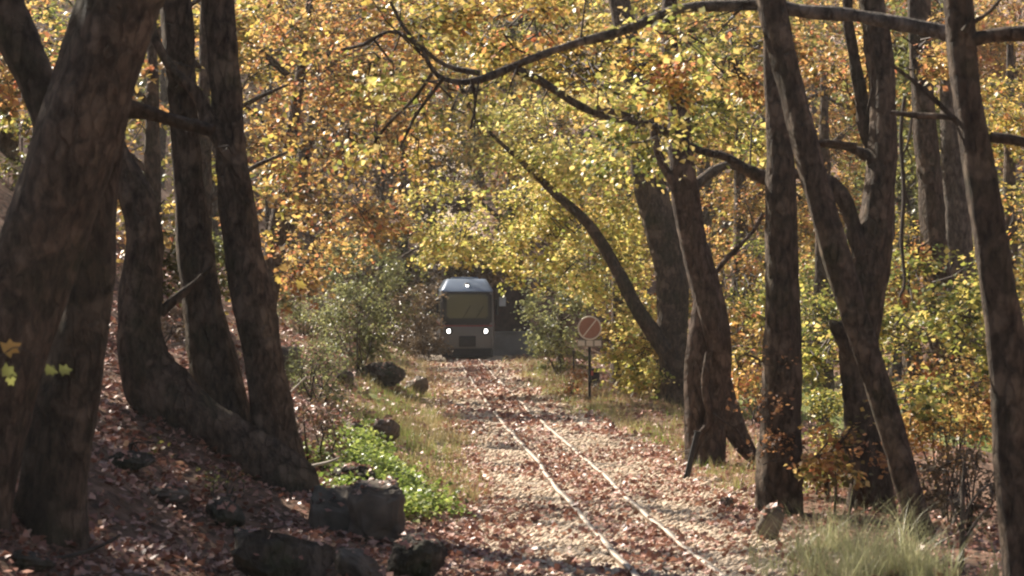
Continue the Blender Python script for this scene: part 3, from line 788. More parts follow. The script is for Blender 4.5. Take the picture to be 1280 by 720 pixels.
# ------------------------------------------------------------------ sign, posts, wall, shed
def signs():
    D = hit(737, 505); b = P(737, 505, D); s = D / F
    t = thing('track_sign', 'round rust red sign with pale diagonal bar on a black post beside the track', 'sign', b)
    mb = MB(); mb.cyl((0, 0, -.3), (0, 0, 84 * s), .035, seg=12); mb.build('post', POST, t)
    zc = 95 * s; R = 14.5 * s
    mb = MB(); mb.cyl((0, -.035, zc), (0, -.055, zc), R, seg=40); d = mb.build('disc', SIGNRED, t)
    mb = MB(); mb.torus((0, -.052, zc), R * .97, .020, seg=40); mb.build('rim', SIGNWHITE, d)
    mb = MB(); mb.box((0, -.060, zc), (.028, .012, R * 1.75), rot=Matrix.Rotation(math.radians(38), 3, 'Y')); mb.build('diagonal_bar', SIGNWHITE, d)
    for k in (-1, 0, 1):
        mb = MB(); mb.box((k * 10.2 * s, -.045, 76 * s), (8.0 * s, .02, 6.5 * s), bevel=.004); mb.build('plate', SIGNWHITE, t)
    mb = MB(); mb.box((0, -.025, 76 * s), (30 * s, .02, 9 * s)); mb.build('backing_board', simple('sign_board', (.30, .25, .17), .7), t)
    # dark block with a pink mark behind the sign
    D2 = D + 10; c = P(744, 492, D2); s2 = D2 / F
    c[2] = float(hgt(c[0], c[1]))
    t = thing('point_lever_box', 'dark upright box with a small red mark right behind the sign post', 'lever box', c)
    mb = MB(); mb.box((0, 0, .25), (11 * s2, .22, .52), bevel=.03); mb.build('case', simple('dark_purple_case', (.045, .035, .045), .6), t)
    mb = MB(); mb.box((-.10, -.12, .42), (.08, .02, .13), bevel=.005); mb.build('red_mark', simple('pinkish_red', (.55, .14, .13), .5), t)
    mb = MB(); mb.box((0, 0, .53), (13 * s2, .26, .05), bevel=.01); mb.build('cap', POST, t)
    # small posts beyond the sign
    for (px, py, h, lab) in [(672, 446, 32, 'thin dark post with a box head near the grey wall'), (717, 474, 34, 'thin dark stake left of the round sign')]:
        D = hit(px, py); b = P(px, py, D); s = D / F
        t = thing('marker_post', lab, 'post', b)
        mb = MB(); mb.cyl((0, 0, -.2), (0, 0, h * s), 1.1 * s, seg=10); mb.build('post', POST, t)
        mb = MB(); mb.box((0, -.01, h * s), ((9 if px < 700 else 3.4) * s, .08, (7 if px < 700 else 4) * s), bevel=.01); mb.build('head', POST, t)
    # leaning black stake in the leaves at right
    D = hit(858, 598); b = P(858, 598, D); e = P(872, 540, D) - b
    t = thing('leaning_stake', 'thin black iron stake leaning in the leaves before the hollow tree', 'stake', b)
    mb = MB(); mb.cyl(tuple(-e * .15), tuple(e), .045, .042, seg=10); mb.build('shaft', POST, t)
    mb = MB(); mb.cyl(tuple(e), tuple(e * 1.02), .055, seg=10); mb.build('tip', POST, t)
    # low grey wall and brown shed behind the railcar
    D = 99.5
    a = P(610, 0, D)[0]; c = P(672, 0, D)[0]
    t = thing('retaining_wall', 'low grey concrete wall right of the railcar', 'wall', ((a + c) / 2, D, 0))
    hh = 2.8 - (417 - 360) / F * D
    mb = MB(); mb.box((0, .3, hh / 2 - .2), (c - a, .5, hh + .4), bevel=.02)
    mb.build('wall_face', CONCRETE, t)
    mb = MB(); mb.box((0, .3, hh + .04), (c - a + .12, .62, .08), bevel=.015); mb.build('coping', CONCRETE, t)
    D = 102.5; s = D / F
    xL, xR = P(612, 0, D)[0], P(663, 0, D)[0]; z0 = -.3; z1 = 2.8 - (371 - 360) * s; W = xR - xL
    t = thing('brown_shed', 'dark brown board shed standing behind the grey wall beside the railcar', 'shed', ((xL + xR) / 2, D, z0))
    mb = MB(); mb.box((0, 1.3, (z1 - z0) / 2), (W, 2.6, z1 - z0)); wl = mb.build('wall', SHED, t)
    k = 9
    for i in range(k):
        mb = MB(); mb.box((-W / 2 + (i + .5) * W / k, -.015, (z1 - z0) / 2), (W / k - .02, .03, z1 - z0)); mb.build('board', SHED, wl)
    n = 12; rr = W / 2 + .12
    V = []; 
    for yy in (-.15, 2.75):
        for q in (0, .06):
            for i in range(n + 1):
                an = math.pi * i / n
                V.append((-(rr + q) * math.cos(an), yy, z1 - z0 + (.55 + q) * math.sin(an)))
    me = bpy.data.meshes.new('roof'); fs = []
    m1 = n + 1
    for i in range(n):
        fs += [(i, i + 1, 2 * m1 + i + 1, 2 * m1 + i), (m1 + i, 3 * m1 + i, 3 * m1 + i + 1, m1 + i + 1), (i, m1 + i, m1 + i + 1, i + 1), (2 * m1 + i, 2 * m1 + i + 1, 3 * m1 + i + 1, 3 * m1 + i)]
    fs += [tuple(range(m1)), tuple(range(2 * m1, 3 * m1))[::-1]]
    me.from_pydata(V, [], fs); me.update(); me.materials.append(SHED); link('roof', me, t)
    mb = MB(); mb.box((-W / 2 + .55, -.05, z1 - z0 - .15), (.28, .06, .5), bevel=.01); mb.build('white_panel', WHITEPAINT_GLINT, t)
signs()

# ------------------------------------------------------------------ trees near the track
OR, YE, GR, RU, OL, BR, WI = 'orange', 'yellow', 'green', 'russet', 'olive', 'brown', 'willow'
G = 'tree'
def cr(leaf, blobs, **k): return dict(leaf=leaf, blobs=blobs, **k)

# left bank
tree('thickest dark trunk at the left edge leaning right towards the top', [(-46, 640, 122), (-6, 470, 114), (40, 330, 106), (86, 200, 104), (122, 90, 100), (152, 0, 98), (180, -90, 92)], D=19.3, flare=.1, rough=.08,
     limbs=[([(-12, -30, 52), (18, 40, 50), (52, 115, 46), (75, 185, 42)], 20.6), ([(140, 130, 34), (185, 142, 20), (225, 158, 17), (268, 166, 14)], 19.6)], top=(-2.6, 19.3, 8.5, .25))
tree('dark trunk close behind the thickest trunk, standing on sunlit leaves', [(66, 664, 84), (76, 560, 82), (92, 460, 78), (111, 350, 68), (122, 240, 56), (136, 130, 48), (152, 20, 44), (165, -60, 40)], top=(-3.0, 22.5, 8, .12))
D_ = hit(335, 600)
tree('crooked trunk that sweeps along the bank and bends upright', [(352, 610, 96), (300, 578, 92), (240, 532, 84), (192, 478, 74), (176, 425, 60), (176, 360, 54), (180, 300, 50), (170, 250, 44), (142, 190, 36), (120, 110, 30)], D=D_, flare=.1, top=(-5, D_ + .5, 6.5, .12),
     limbs=[([(200, 392, 15), (222, 370, 12), (248, 350, 8), (268, 330, 5)], D_ + .1)])
tree('slightly curved grey trunk behind the crooked one, leaning left', [(300, 590, 66), (288, 540, 58), (272, 470, 54), (258, 400, 48), (243, 300, 42), (233, 200, 36), (226, 100, 40), (218, 0, 42), (205, -90, 36)], D=D_ + .45, m=BARK, top=(-4.2, D_ + .5, 8.5, .12), flare=.15)
tree('upright dark trunk right of the grey one, joined by a bent limb', [(350, 588, 64), (340, 520, 50), (326, 440, 48), (312, 360, 48), (300, 280, 42), (288, 180, 38), (281, 100, 38), (274, 0, 40), (268, -90, 36)], D=D_ + .15,
     limbs=[([(308, 255, 30), (292, 195, 26), (262, 145, 22), (242, 112, 20), (216, 82, 16), (190, 40, 12)], D_ + .05)], top=(-3.6, D_ + .2, 8.5, .12))

# right side
DR1 = hit(838, 506)
tree('dark trunk with leafy stem standing behind the hollow tree', [(840, 508, 34), (842, 440, 38), (840, 360, 40), (828, 290, 40), (808, 220, 36), (800, 160, 34), (790, 80, 30), (770, -20, 26)], D=DR1, m=BARK,
     limbs=[([(832, 440, 24), (800, 392, 20), (772, 340, 18), (735, 280, 16), (692, 240, 13), (650, 200, 9), (625, 178, 6), (596, 150, 4), (565, 135, 2)], DR1 - .3), ([(860, 240, 14), (905, 205, 12), (938, 215, 10)], DR1)],
     crowns=[cr('lemon', [(600, 270, DR1 + 4, 70, 50, 3, 115), (660, 225, DR1 + 2, 80, 60, 3, 125), (572, 306, DR1 + 6, 46, 22, 2, 75), (655, 308, DR1 + 5, 66, 30, 2.5, 85), (545, 322, DR1 + 6, 24, 10, 1, 14), (730, 300, DR1 + 4, 60, 70, 3, 150), (545, 310, DR1 + 6, 24, 16, 1.2, 30), (560, 240, DR1 + 6, 40, 40, 2, 60)], size=.15),
             cr('lemon', [(700, 160, DR1, 90, 60, 3, 170), (790, 250, DR1 + 3, 50, 60, 2, 90), (760, 350, DR1 + 10, 44, 40, 2, 70), (812, 440, DR1 + 1, 36, 38, 1.2, 90)], size=.14)], top=(1.9, DR1, 14, .1))
DR2 = hit(885, 582)
tree('reddish hollow trunk with split base and flared roots', [(886, 590, 42), (891, 548, 32), (897, 500, 27), (900, 455, 28), (893, 405, 35), (881, 355, 36), (868, 305, 33), (857, 245, 32), (850, 180, 28), (846, 110, 24), (836, 20, 20)], D=DR2, m=BARK_RED, flare=.12, rough=.12,
     limbs=[([(873, 590, 34), (872, 545, 34), (872, 500, 32), (874, 450, 32), (878, 400, 30), (882, 350, 22)], DR2 + .12, BARK_RED), ([(900, 470, 26), (910, 515, 30), (924, 548, 26), (942, 572, 18), (962, 590, 9)], DR2 + .1, BARK_RED),
            ([(886, 440, 9), (880, 485, 10), (889, 520, 9), (876, 545, 8), (868, 552, 6)], DR2 - .2, BARK_RED),
            ([(858, 300, 14), (846, 240, 13), (826, 200, 11), (815, 150, 8)], DR2 - .05),
            ([(880, 360, 8), (905, 330, 7), (935, 300, 6), (955, 268, 5)], DR2 + .1)],
     crowns=[cr(GR, [(850, 110, DR2 + 2, 80, 60, 3, 150), (790, 170, DR2 + 5, 50, 40, 2, 70), (900, 150, DR2 + 6, 60, 60, 3, 90)], size=.14)], top=(2.6, DR2, 11, .08))
DR3 = hit(974, 642)
tree('straight thick trunk with leafy red shoots standing closest to the rails', [(974, 640, 58), (976, 560, 54), (976, 460, 50), (977, 360, 44), (977, 260, 40), (975, 180, 32), (970, 120, 26), (966, 40, 20)], D=DR3, flare=.15,
     limbs=[([(978, 232, 22), (945, 214, 18), (905, 196, 14), (870, 188, 12), (835, 168, 11), (795, 150, 10), (745, 134, 9)], DR3 + .3)],
     crowns=[cr(RU, [(965, 505, DR3 - .6, 26, 16, .4, 10), (985, 560, DR3 - .5, 34, 18, .4, 12), (960, 460, DR3 - .5, 20, 12, .3, 5)], size=.075, L=.25, nleaf=10, light=False, twr=.004)], top=(3.3, DR3, 8.5, .06))
DR4 = hit(1152, 674)
tree('long slanting trunk crossing the right side from the grass to the top', [(1154, 676, 32), (1132, 600, 31), (1110, 522, 31), (1080, 430, 31), (1044, 320, 34), (1014, 210, 33), (990, 110, 33), (968, 20, 38), (950, -70, 36)], D=DR4,
     limbs=[([(1215, 52, 20), (1170, 36, 20), (1110, 26, 20), (1040, 18, 20), (962, 8, 20), (900, 10, 17), (845, 16, 16), (770, 38, 14), (700, 60, 13), (640, 82, 12), (590, 98, 10), (550, 94, 7), (525, 65, 6), (500, 35, 5), (485, 5, 4)], DR4 + .3, BARK_PALE),
            ([(640, 84, 12), (680, 100, 11), (725, 128, 11), (765, 148, 9), (808, 153, 8)], DR4 + .35, BARK_PALE),
            ([(600, 92, 8), (560, 80, 6), (500, 40, 6), (455, 55, 5), (427, 62, 4)], DR4 + .5, BARK_PALE),
            ([(590, 98, 5), (596, 130, 4), (592, 160, 3)], DR4 + .2), ([(540, 92, 5), (520, 120, 4), (488, 150, 4), (470, 175, 3)], DR4 + .2), ([(555, 96, 5), (525, 140, 4), (500, 185, 2.5)], DR4 + .1),
            ([(1010, 180, 9), (1040, 176, 8), (1075, 180, 7)], DR4 + .1)],
     crowns=[cr(YE, [(620, 40, DR4 + 5, 130, 40, 2, 80), (760, 90, DR4 + 5, 110, 50, 2, 80), (520, 60, DR4 + 4, 80, 50, 2, 60), (480, 150, DR4 + 6, 70, 60, 2, 40)], size=.11, L=.5),
             cr('lemon', [(560, 105, DR4 + .8, 70, 25, .6, 16), (680, 95, DR4 + .6, 90, 30, .6, 18), (490, 60, DR4 + .8, 50, 35, .6, 12), (790, 150, DR4 + .5, 70, 22, .5, 14), (860, 40, DR4 + .6, 90, 30, .6, 16), (470, 150, DR4 + .6, 40, 40, .5, 10)], size=.10, L=.45, nleaf=12),
             cr(OR, [(700, 20, DR4 + 7, 130, 30, 2, 50), (900, 60, DR4 + 6, 90, 40, 2, 60)], size=.11, L=.5)], top=(2.2, DR4, 8, .1))
DR5 = hit(1090, 640)
tree('gnarled thick trunk forking behind the slanting trunk', [(1090, 642, 52), (1086, 580, 50), (1080, 500, 46), (1072, 430, 44), (1083, 350, 46), (1096, 270, 42), (1104, 190, 38), (1103, 110, 36), (1096, 40, 36), (1088, -40, 32)], D=DR5, rough=.15,
     limbs=[([(1078, 320, 30), (1064, 275, 25), (1047, 245, 22), (1030, 228, 18), (1000, 222, 14), (960, 218, 10)], DR5 - .1), ([(1068, 440, 26), (1055, 420, 24), (1046, 405, 22), (1044, 398, 16)], DR5 - .2), ([(1085, 195, 16), (1065, 185, 10), (1030, 178, 8), (1010, 176, 6)], DR5),
            ([(1096, 200, 24), (1082, 150, 20), (1070, 95, 18), (1061, 40, 16), (1054, -50, 12)], DR5 + .15)],
     crowns=[cr(OR, [(1040, 90, DR5 + 8, 60, 60, 3, 60), (1130, 60, DR5 + 6, 50, 50, 3, 50), (1060, 560, DR5 - 1.5, 50, 26, .5, 16)], size=.11, L=.4), cr('green', [(1145, 400, DR5 + 3, 55, 80, 1.5, 44)], size=.11, L=.45), cr('green', [(1042, 450, DR5 + 4, 36, 70, 1.5, 36), (1205, 420, DR5 + 2, 45, 60, 1.5, 40), (1130, 500, DR5 + 1, 40, 40, 1, 24)], size=.11, L=.45), cr(OR, [(1160, 300, DR5 + 6, 60, 60, 1.5, 36), (930, 420, DR5 + 9, 40, 60, 1.5, 30)], size=.11, L=.45)], top=(4.6, DR5, 9, .1))
tree('dark trunk nearest the right edge of the photo, running out of frame', [(1282, 760, 50), (1276, 680, 48), (1266, 560, 46), (1257, 430, 46), (1240, 320, 44), (1224, 210, 42), (1206, 100, 38), (1198, 10, 38), (1190, -80, 36)], D=20.0, flare=0,
     limbs=[([(1205, 52, 18), (1245, 46, 18), (1290, 48, 18)], 20.0), ([(1212, 150, 8), (1180, 145, 8), (1140, 144, 7), (1120, 142, 5)], 20.1), ([(1208, 165, 7), (1180, 135, 7), (1150, 105, 5), (1118, 80, 4)], 20.2), ([(1238, 172, 14), (1265, 175, 14), (1300, 186, 12)], 20.1),
            ([(1204, 40, 8), (1216, 20, 6), (1210, -10, 5)], 19.8), ([(1217, 28, 6), (1240, 14, 5), (1260, -5, 4)], 20)], top=(3.5, 20.2, 7.5, .1))
tree('tall straight trunk far behind between the forked trunk and the edge', [(1186, 482, 46), (1178, 400, 38), (1168, 300, 34), (1160, 200, 32), (1154, 100, 28), (1148, 0, 26)], D=40, m=BARK,
     crowns=[cr(OL, [(1170, 60, 44, 60, 60, 3, 80), (1130, 170, 46, 40, 50, 2, 40)], size=.13), cr(GR, [(1180, 430, 38, 60, 60, 2, 60)], size=.11)], top=(7, 40, 11, .1))
tree('pale second trunk just right of the far straight trunk', [(1200, 486, 40), (1200, 380, 34), (1197, 280, 32), (1190, 180, 28), (1186, 90, 24), (1184, -10, 22)], D=44, m=BARK_PALE,
     crowns=[cr(YE, [(1215, 120, 47, 40, 60, 2, 60)], size=.13)], top=(8, 44, 12, .1))

# ------------------------------------------------------------------ trees that carry the far colour
def far_tree(label, px, D, hpx, leaf, blobs, wpx=22, m=None, group=None, size=.17, nleaf=22, L=.85, lean=0, light=True, twigs=2):
    x = (px - 640) / F * D; z = float(hgt(x, D)); py = 360 - (z - CAMZ) * F / D
    t, b, _ = tree(label, [(px, py, wpx * 1.2), (px + lean * .3, py - hpx * .3, wpx), (px + lean * .6, py - hpx * .6, wpx * .75), (px + lean, py - hpx, wpx * .4)], D=D, m=m or BARK, group=group, sides=10, flare=.3)
    for i in range(3):
        a = py - hpx * (.35 + .2 * i); q = random.choice((-1, 1))
        lp = pxpath([(px + lean * .5, a, wpx * .4), (px + lean * .5 + q * hpx * .12, a - hpx * .10, wpx * .3), (px + lean * .5 + q * hpx * .25, a - hpx * .16, wpx * .15)], D)
        tube_obj('limb', lp, m or BARK, t, b, sides=6, step=.3, seed=i + int(px) % 97)
    crown(t, b, blobs, leaf, nleaf=nleaf, L=L, size=size, twigs=twigs, light=light)
    return t
far_tree('orange leaved tree on the left bank beyond the upright dark trunk', 330, 62, 420, OR, [(390, 60, 60, 70, 70, 4, 230), (400, 190, 60, 70, 80, 4, 260), (370, 290, 58, 50, 50, 3, 110), (470, 60, 62, 60, 70, 4, 170), (440, 240, 62, 55, 60, 3, 130), (480, 180, 62, 40, 60, 3, 90), (350, 330, 61, 50, 36, 2, 90)], lean=60)
far_tree('rust and orange tree left of the dark gap above the bush', 335, 78, 420, OR, [(440, 280, 76, 60, 40, 3, 120), (430, 120, 74, 90, 90, 5, 260), (500, 150, 78, 40, 90, 4, 140), (340, 330, 66, 30, 30, 2, 40), (400, 330, 74, 50, 36, 2, 90), (470, 270, 74, 36, 40, 2, 90)], lean=110, size=.19)
far_tree('yellow tree behind the twin left trunks', 255, 48, 420, YE, [(255, 120, 50, 40, 90, 3, 120), (330, 60, 52, 50, 70, 3, 140), (190, 190, 48, 40, 60, 3, 90), (330, 230, 52, 40, 70, 3, 120), (270, 290, 50, 40, 50, 2, 50), (250, 42, 58.5, 75, 22, .5, 70), (282, 84, 67.4, 75, 24, .7, 80)], m=BARK)  # last two leaf masses are added to cast shadow bands across the track
far_tree('orange tree seen between the thick left trunks', 190, 44, 430, OR, [(180, 120, 44, 40, 60, 3, 70), (190, 240, 44, 40, 50, 3, 70), (30, 120, 44, 60, 70, 3, 90), (20, 230, 46, 50, 60, 3, 80)], m=BARK)
far_tree('yellow green tree at the top left edge behind the thick trunk', 10, 52, 500, GR, [(20, 40, 52, 70, 60, 3, 110), (0, 180, 52, 60, 70, 3, 110), (10, 250, 50, 60, 60, 3, 120), (-10, 300, 46, 50, 40, 2, 60)])
far_tree('tall yellow tree rising above the railcar roof', 640, 112, 420, YE, [(640, 150, 108, 110, 90, 6, 260), (700, 60, 108, 120, 90, 6, 240), (560, 80, 112, 80, 90, 6, 200)], size=.24, L=1.2, wpx=16)
far_tree('pale green feathery tree right of the railcar', 700, 84, 150, WI, [(695, 370, 84, 34, 42, 2, 120), (725, 350, 82, 34, 50, 2, 110), (705, 415, 82, 36, 26, 1.5, 60)], size=.14, nleaf=18, L=.6, wpx=8)
far_tree('orange tree in the gap between hollow trunk and straight trunk', 925, 74, 420, OR, [(920, 250, 74, 50, 70, 4, 170), (925, 370, 70, 46, 60, 3, 130), (930, 150, 76, 60, 60, 4, 120), (905, 440, 66, 36, 40, 2, 70)], size=.15)
far_tree('golden tree behind the slanting trunk', 1030, 72, 430, OR, [(1030, 130, 72, 50, 70, 4, 150), (1020, 300, 70, 40, 70, 3, 120), (1040, 230, 74, 40, 60, 3, 90)], size=.15)
far_tree('yellow green tree low behind the straight trunk', 1025, 60, 300, GR, [(1020, 430, 58, 40, 60, 2, 110), (1035, 350, 62, 30, 40, 2, 60), (925, 330, 62, 40, 60, 2, 80)], size=.13)
far_tree('yellow tree at the right edge of the photo', 1262, 56, 520, YE, [(1262, 160, 54, 36, 70, 3, 110), (1262, 300, 52, 30, 60, 2, 70), (1250, 430, 50, 40, 60, 2, 70), (1120, 330, 60, 40, 60, 2, 60)], size=.14)
far_tree('dark olive tree among the far right trunks', 1140, 66, 460, OL, [(1130, 110, 66, 50, 80, 3, 130), (1120, 260, 64, 40, 80, 3, 110), (1210, 360, 60, 50, 70, 3, 130)], size=.16)
far_tree('golden tree over the sign, right of the feathery tree', 775, 74, 420, YE, [(770, 330, 72, 40, 70, 3, 130), (800, 400, 70, 36, 40, 2, 80), (760, 230, 74, 60, 60, 4, 150), (830, 120, 72, 70, 80, 4, 150), (890, 60, 70, 80, 70, 4, 150), (850, -10, 78, 120, 50, 4, 150)], size=.16)
far_tree('bare dark brown thicket tree in the gap left of the railcar', 505, 104, 300, BR, [(500, 290, 104, 40, 100, 4, 420), (470, 370, 100, 44, 70, 3, 260), (525, 390, 104, 26, 60, 3, 200), (540, 250, 108, 40, 60, 3, 200), (570, 325, 109, 34, 40, 2, 220), (610, 320, 112, 40, 40, 2, 160)], size=.19, wpx=12, m=BARK)

far_tree('dim grey green tree standing in the gap left of the railcar', 478, 96, 260, 'olive', [(475, 330, 96, 44, 70, 3, 320), (450, 280, 98, 40, 60, 3, 200), (515, 340, 98, 26, 60, 3, 200)], size=.15, wpx=10)
far_tree('golden leaved tree filling the top right between the trunks', 1090, 88, 480, OR, [(1090, 20, 88, 80, 60, 4, 220), (1200, 30, 86, 80, 60, 4, 220), (1150, 110, 90, 60, 60, 3, 120), (1270, 60, 84, 50, 80, 3, 140)], size=.19)
far_tree('yellow green tree whose crown closes the top centre', 880, 96, 480, GR, [(860, 0, 96, 90, 50, 4, 220), (760, -10, 98, 90, 50, 4, 200), (960, 20, 94, 70, 60, 4, 180), (640, 10, 100, 80, 60, 4, 160)], size=.2)
# far hillside trees: fill of the valley behind
def hillside():
    proto = {}
    kinds = [(OR, 'orange crowned tree on the slope beyond the track'), (YE, 'yellow crowned tree on the slope beyond the track'), (OL, 'dull olive tree on the slope beyond the track'), (BR, 'brown leaved tree on the slope beyond the track')]
    for k, (leaf, lab) in enumerate(kinds):
        t = thing('hillside_tree', lab, 'tree', (0, 0, 0), 'trees on the slope beyond the track')
        H = 15.0
        v, f = tube_arrays(np.array([[0, 0, -.6, .28], [0, 0, 1, .24], [.2, .1, 5, .2], [.1, .3, 10, .13], [0, .2, 14, .04]]), sides=8, step=.6, rough=.1, flare=.3, seed=k)
        link('trunk', np_mesh('trunk', v, f, BARK, True), t)
        n = 420
        q = unit(rng.normal(size=(26, 3))) * rng.uniform(.3, 1, (26, 1)) ** .5
        sub = q[rng.integers(0, 26, n)] + rng.normal(0, .16, (n, 3))
        O = np.array([0, 0, 8.0]) + sub * np.array([3.6, 3.6, 6.6]); O[:, 2] = np.clip(O[:, 2], 1.0, None)
        d = sub + rng.normal(0, .5, (n, 3)); d[:, 2] = d[:, 2] * .35 - .15
        v, f = spray_leaves(O, unit(d), 14, 1.3, .25)
        link('crown', np_mesh('crown', v, f, LEAF[leaf]), t, kind='stuff')
        bl = []
        for i in range(7):
            a = i * 2.4; z = 4 + i * 1.2
            bl.append(tube_arrays(np.array([[0.1, .2, z, .07], [1.3 * math.cos(a), 1.3 * math.sin(a), z + 1, .05], [2.8 * math.cos(a), 2.8 * math.sin(a), z + 1.7, .015]]), sides=5, step=.6, seed=i))
        for v, f in bl: link('limb', np_mesh('limb', v, f, BARK, True), t)
        proto[k] = [t, False]
    look = ['orange', 'yellow', 'dull olive', 'brown leaved']
    for (px, D, k, s, where) in [(40, 100, 1, 1, 'the thickest left trunk'), (120, 84, 0, .9, 'the second left trunk'), (200, 110, 2, 1, 'the crooked trunk'), (270, 90, 1, .9, 'the curved grey trunk'), (340, 112, 0, 1.1, 'the upright dark left trunk'), (410, 125, 3, 1.1, 'the rounded bush'), (480, 132, 3, 1.1, 'the dark gap left of the railcar'), (540, 140, 2, 1.2, 'the left side of the railcar'), (600, 150, 1, 1.2, 'the railcar roof'), (660, 138, 0, 1.1, 'the brown shed'), (720, 124, 1, 1.0, 'the round sign'), (790, 116, 0, 1.1, 'the slanting limb'), (850, 104, 1, 1, 'the hollow trunk'), (900, 122, 0, 1.1, 'the flared roots of the hollow trunk'), (960, 108, 1, 1.0, 'the straight right trunk'), (1010, 126, 0, 1.1, 'the long slanting trunk'), (1070, 106, 1, 1, 'the forked trunk'), (1120, 92, 2, 1, 'the hanging vine'), (1170, 112, 0, 1.1, 'the tall far trunk'), (1220, 94, 2, .9, 'the trunk nearest the right edge'), (1270, 108, 1, 1.1, 'the right edge trees'), (430, 160, 1, 1.3, 'the rust tree left of the gap'), (560, 172, 3, 1.3, 'the bend of the track'), (700, 165, 2, 1.3, 'the feathery tree'), (840, 150, 3, 1.3, 'the dark trunk behind the hollow tree'), (980, 150, 2, 1.3, 'the top of the straight right trunk'), (1110, 145, 3, 1.3, 'the fork of the gnarled trunk'), (60, 135, 3, 1.2, 'the left edge trunks'), (160, 140, 2, 1.2, 'the trees between the left trunks'), (280, 145, 3, 1.2, 'the bent limb on the left')]:
        x = (px - 640) / F * D; z = float(hgt(x, D))
        t, used = proto[k]
        loc = np.array([x, D, z]); rz = random.uniform(0, 6.28); sz = s * random.uniform(.9, 1.15)
        if not used: o = t; proto[k][1] = True
        else:
            o = t.copy(); COL.objects.link(o)
            for ch in list(t.children):
                c = ch.copy(); COL.objects.link(c); c.parent = o
        if px < 450:                              # these stand towards the sun: crowns with gaps of their own
            for c in o.children:
                if c.name.startswith('crown'):
                    n = 420; sub = rng.normal(size=(26, 3)); sub = (unit(sub) * rng.uniform(.3, 1, (26, 1)) ** .5)[rng.integers(0, 26, n)] + rng.normal(0, .16, (n, 3))
                    O = np.array([0, 0, 8.0]) + sub * np.array([3.6, 3.6, 6.6]); O[:, 2] = np.clip(O[:, 2], 1.0, None)
                    ca, sa = math.cos(rz), math.sin(rz)
                    Wd = np.stack([(O[:, 0] * ca - O[:, 1] * sa) * s, (O[:, 0] * sa + O[:, 1] * ca) * s, O[:, 2] * sz], 1) + loc
                    kk = keep_light(Wd); d = sub + rng.normal(0, .5, (n, 3)); d[:, 2] *= .35
                    v, f = spray_leaves(O[kk], unit(d[kk]), 14, 1.3, .25)
                    c.data = np_mesh('crown', v, f, LEAF[kinds[k][0]])
        o.location = loc; o.rotation_euler = (0, 0, rz); o.scale = (s, s, sz)
        o['label'] = f"{look[k]} tree on the far slope beyond {where}"
hillside()

# ------------------------------------------------------------------ bushes and undergrowth
def bush(label, px, py, wpx, hpx, leaf, D=None, n=120, size=.07, L=.35, nleaf=16, rD=None, name='bush', blobs=None, stems=6):
    D = D or hit(px, py + hpx * .45)
    b = P(px, py + hpx * .45, D); b[2] = float(hgt(b[0], D))
    t = thing(name, label, 'bush', b)
    top = P(px, py - hpx * .3, D)
    for i in range(stems):
        e = top + np.array([rng.normal(0, wpx / F * D * .22), rng.normal(0, .2), rng.normal(0, .1)])
        s0 = b + np.array([rng.normal(0, .08), rng.normal(0, .08), -.1])
        m_ = (s0 + e) / 2 + rng.normal(0, .08, 3)
        v, f = tube_arrays(np.array([[*s0, .02], [*m_, .014], [*e, .005]]), sides=5, step=.2, rough=.05, seed=i)
        link('stem', np_mesh('stem', v - b, f, TWIG, True), t)
    bl = blobs or [(px, py, D, wpx / 2, hpx / 2, rD or wpx / F * D / 2, n)]
    crown(t, b, bl, leaf, nleaf=nleaf, L=L, size=size, twigs=5, light=False, twr=.004, name='foliage')
    return t
bush('grey green rounded bush on the left bank beside the track', 450, 412, 104, 118, 'willow', n=420, size=.085)
bush('low grey green shrub spilling down the bank below the rounded bush', 395, 470, 90, 74, 'willow', n=190)
bush('small yellow leaved shrub on the right flank of the rounded bush', 484, 400, 30, 50, YE, n=50, size=.09)
bush('tuft of orange leaves on top of the left bush', 427, 388, 36, 34, OR, n=36, size=.1)
bush('pale green shrub on the slope left of the rounded bush', 380, 392, 84, 70, 'willow', n=190, size=.08)
bush('dark brush filling the bank left of the railcar', 512, 400, 60, 90, BR, n=220, D=92, size=.12, L=.5)
bush('dry brush heaped beside the front left corner of the railcar', 532, 432, 40, 34, BR, n=110, D=91, size=.10, L=.4)
bush('grey brown scrub below the orange trees on the left bank', 450, 335, 110, 70, 'willow', n=220, D=84, size=.12, L=.5)
bush('yellow leaved bush right of the round sign', 822, 460, 66, 60, YE, n=150, D=61, size=.10)
bush('dark green bush behind the sign post', 700, 452, 60, 50, 'olive', n=130, D=76, size=.10)
bush('low russet bush at the foot of the sign', 712, 478, 30, 24, RU, n=40, D=62, size=.08)
bush('yellow brown bush behind the hollow tree roots', 945, 455, 50, 50, YE, n=60, D=50, size=.10)
bush('mixed yellow and brown undergrowth right of the slanting trunk', 1180, 540, 130, 80, OR, n=190, D=32, size=.075, L=.3)
bush('brown undergrowth behind the right hand sapling', 1210, 600, 120, 80, BR, n=120, D=29, size=.07, L=.3)
bush('golden brown brush at the foot of the far right trunks', 1190, 480, 130, 70, OR, n=170, D=38, size=.10, L=.4)
bush('yellow green shoots between the straight and forked trunks', 1035, 600, 50, 70, 'green', n=70, D=31.5, size=.07, L=.3)
bush('orange leaved shoots in front of the forked trunk', 1062, 562, 80, 36, RU, n=26, D=29, size=.085, L=.3, stems=3)
bush('dark low weeds on the leaf slope right of the second left trunk', 168, 566, 70, 36, 'olive', n=40, size=.06, L=.25)
bush('dark green ivy mound under the crooked trunk', 280, 615, 60, 40, 'olive', n=50, size=.05, L=.2)
bush('dull brown weeds by the foot of the upright dark trunk', 392, 540, 60, 90, 'brown', n=90, size=.06, L=.3)
bush('olive bush between the straight and slanting trunks, farther back', 1030, 520, 60, 60, 'green', n=60, D=44, size=.10, L=.4)
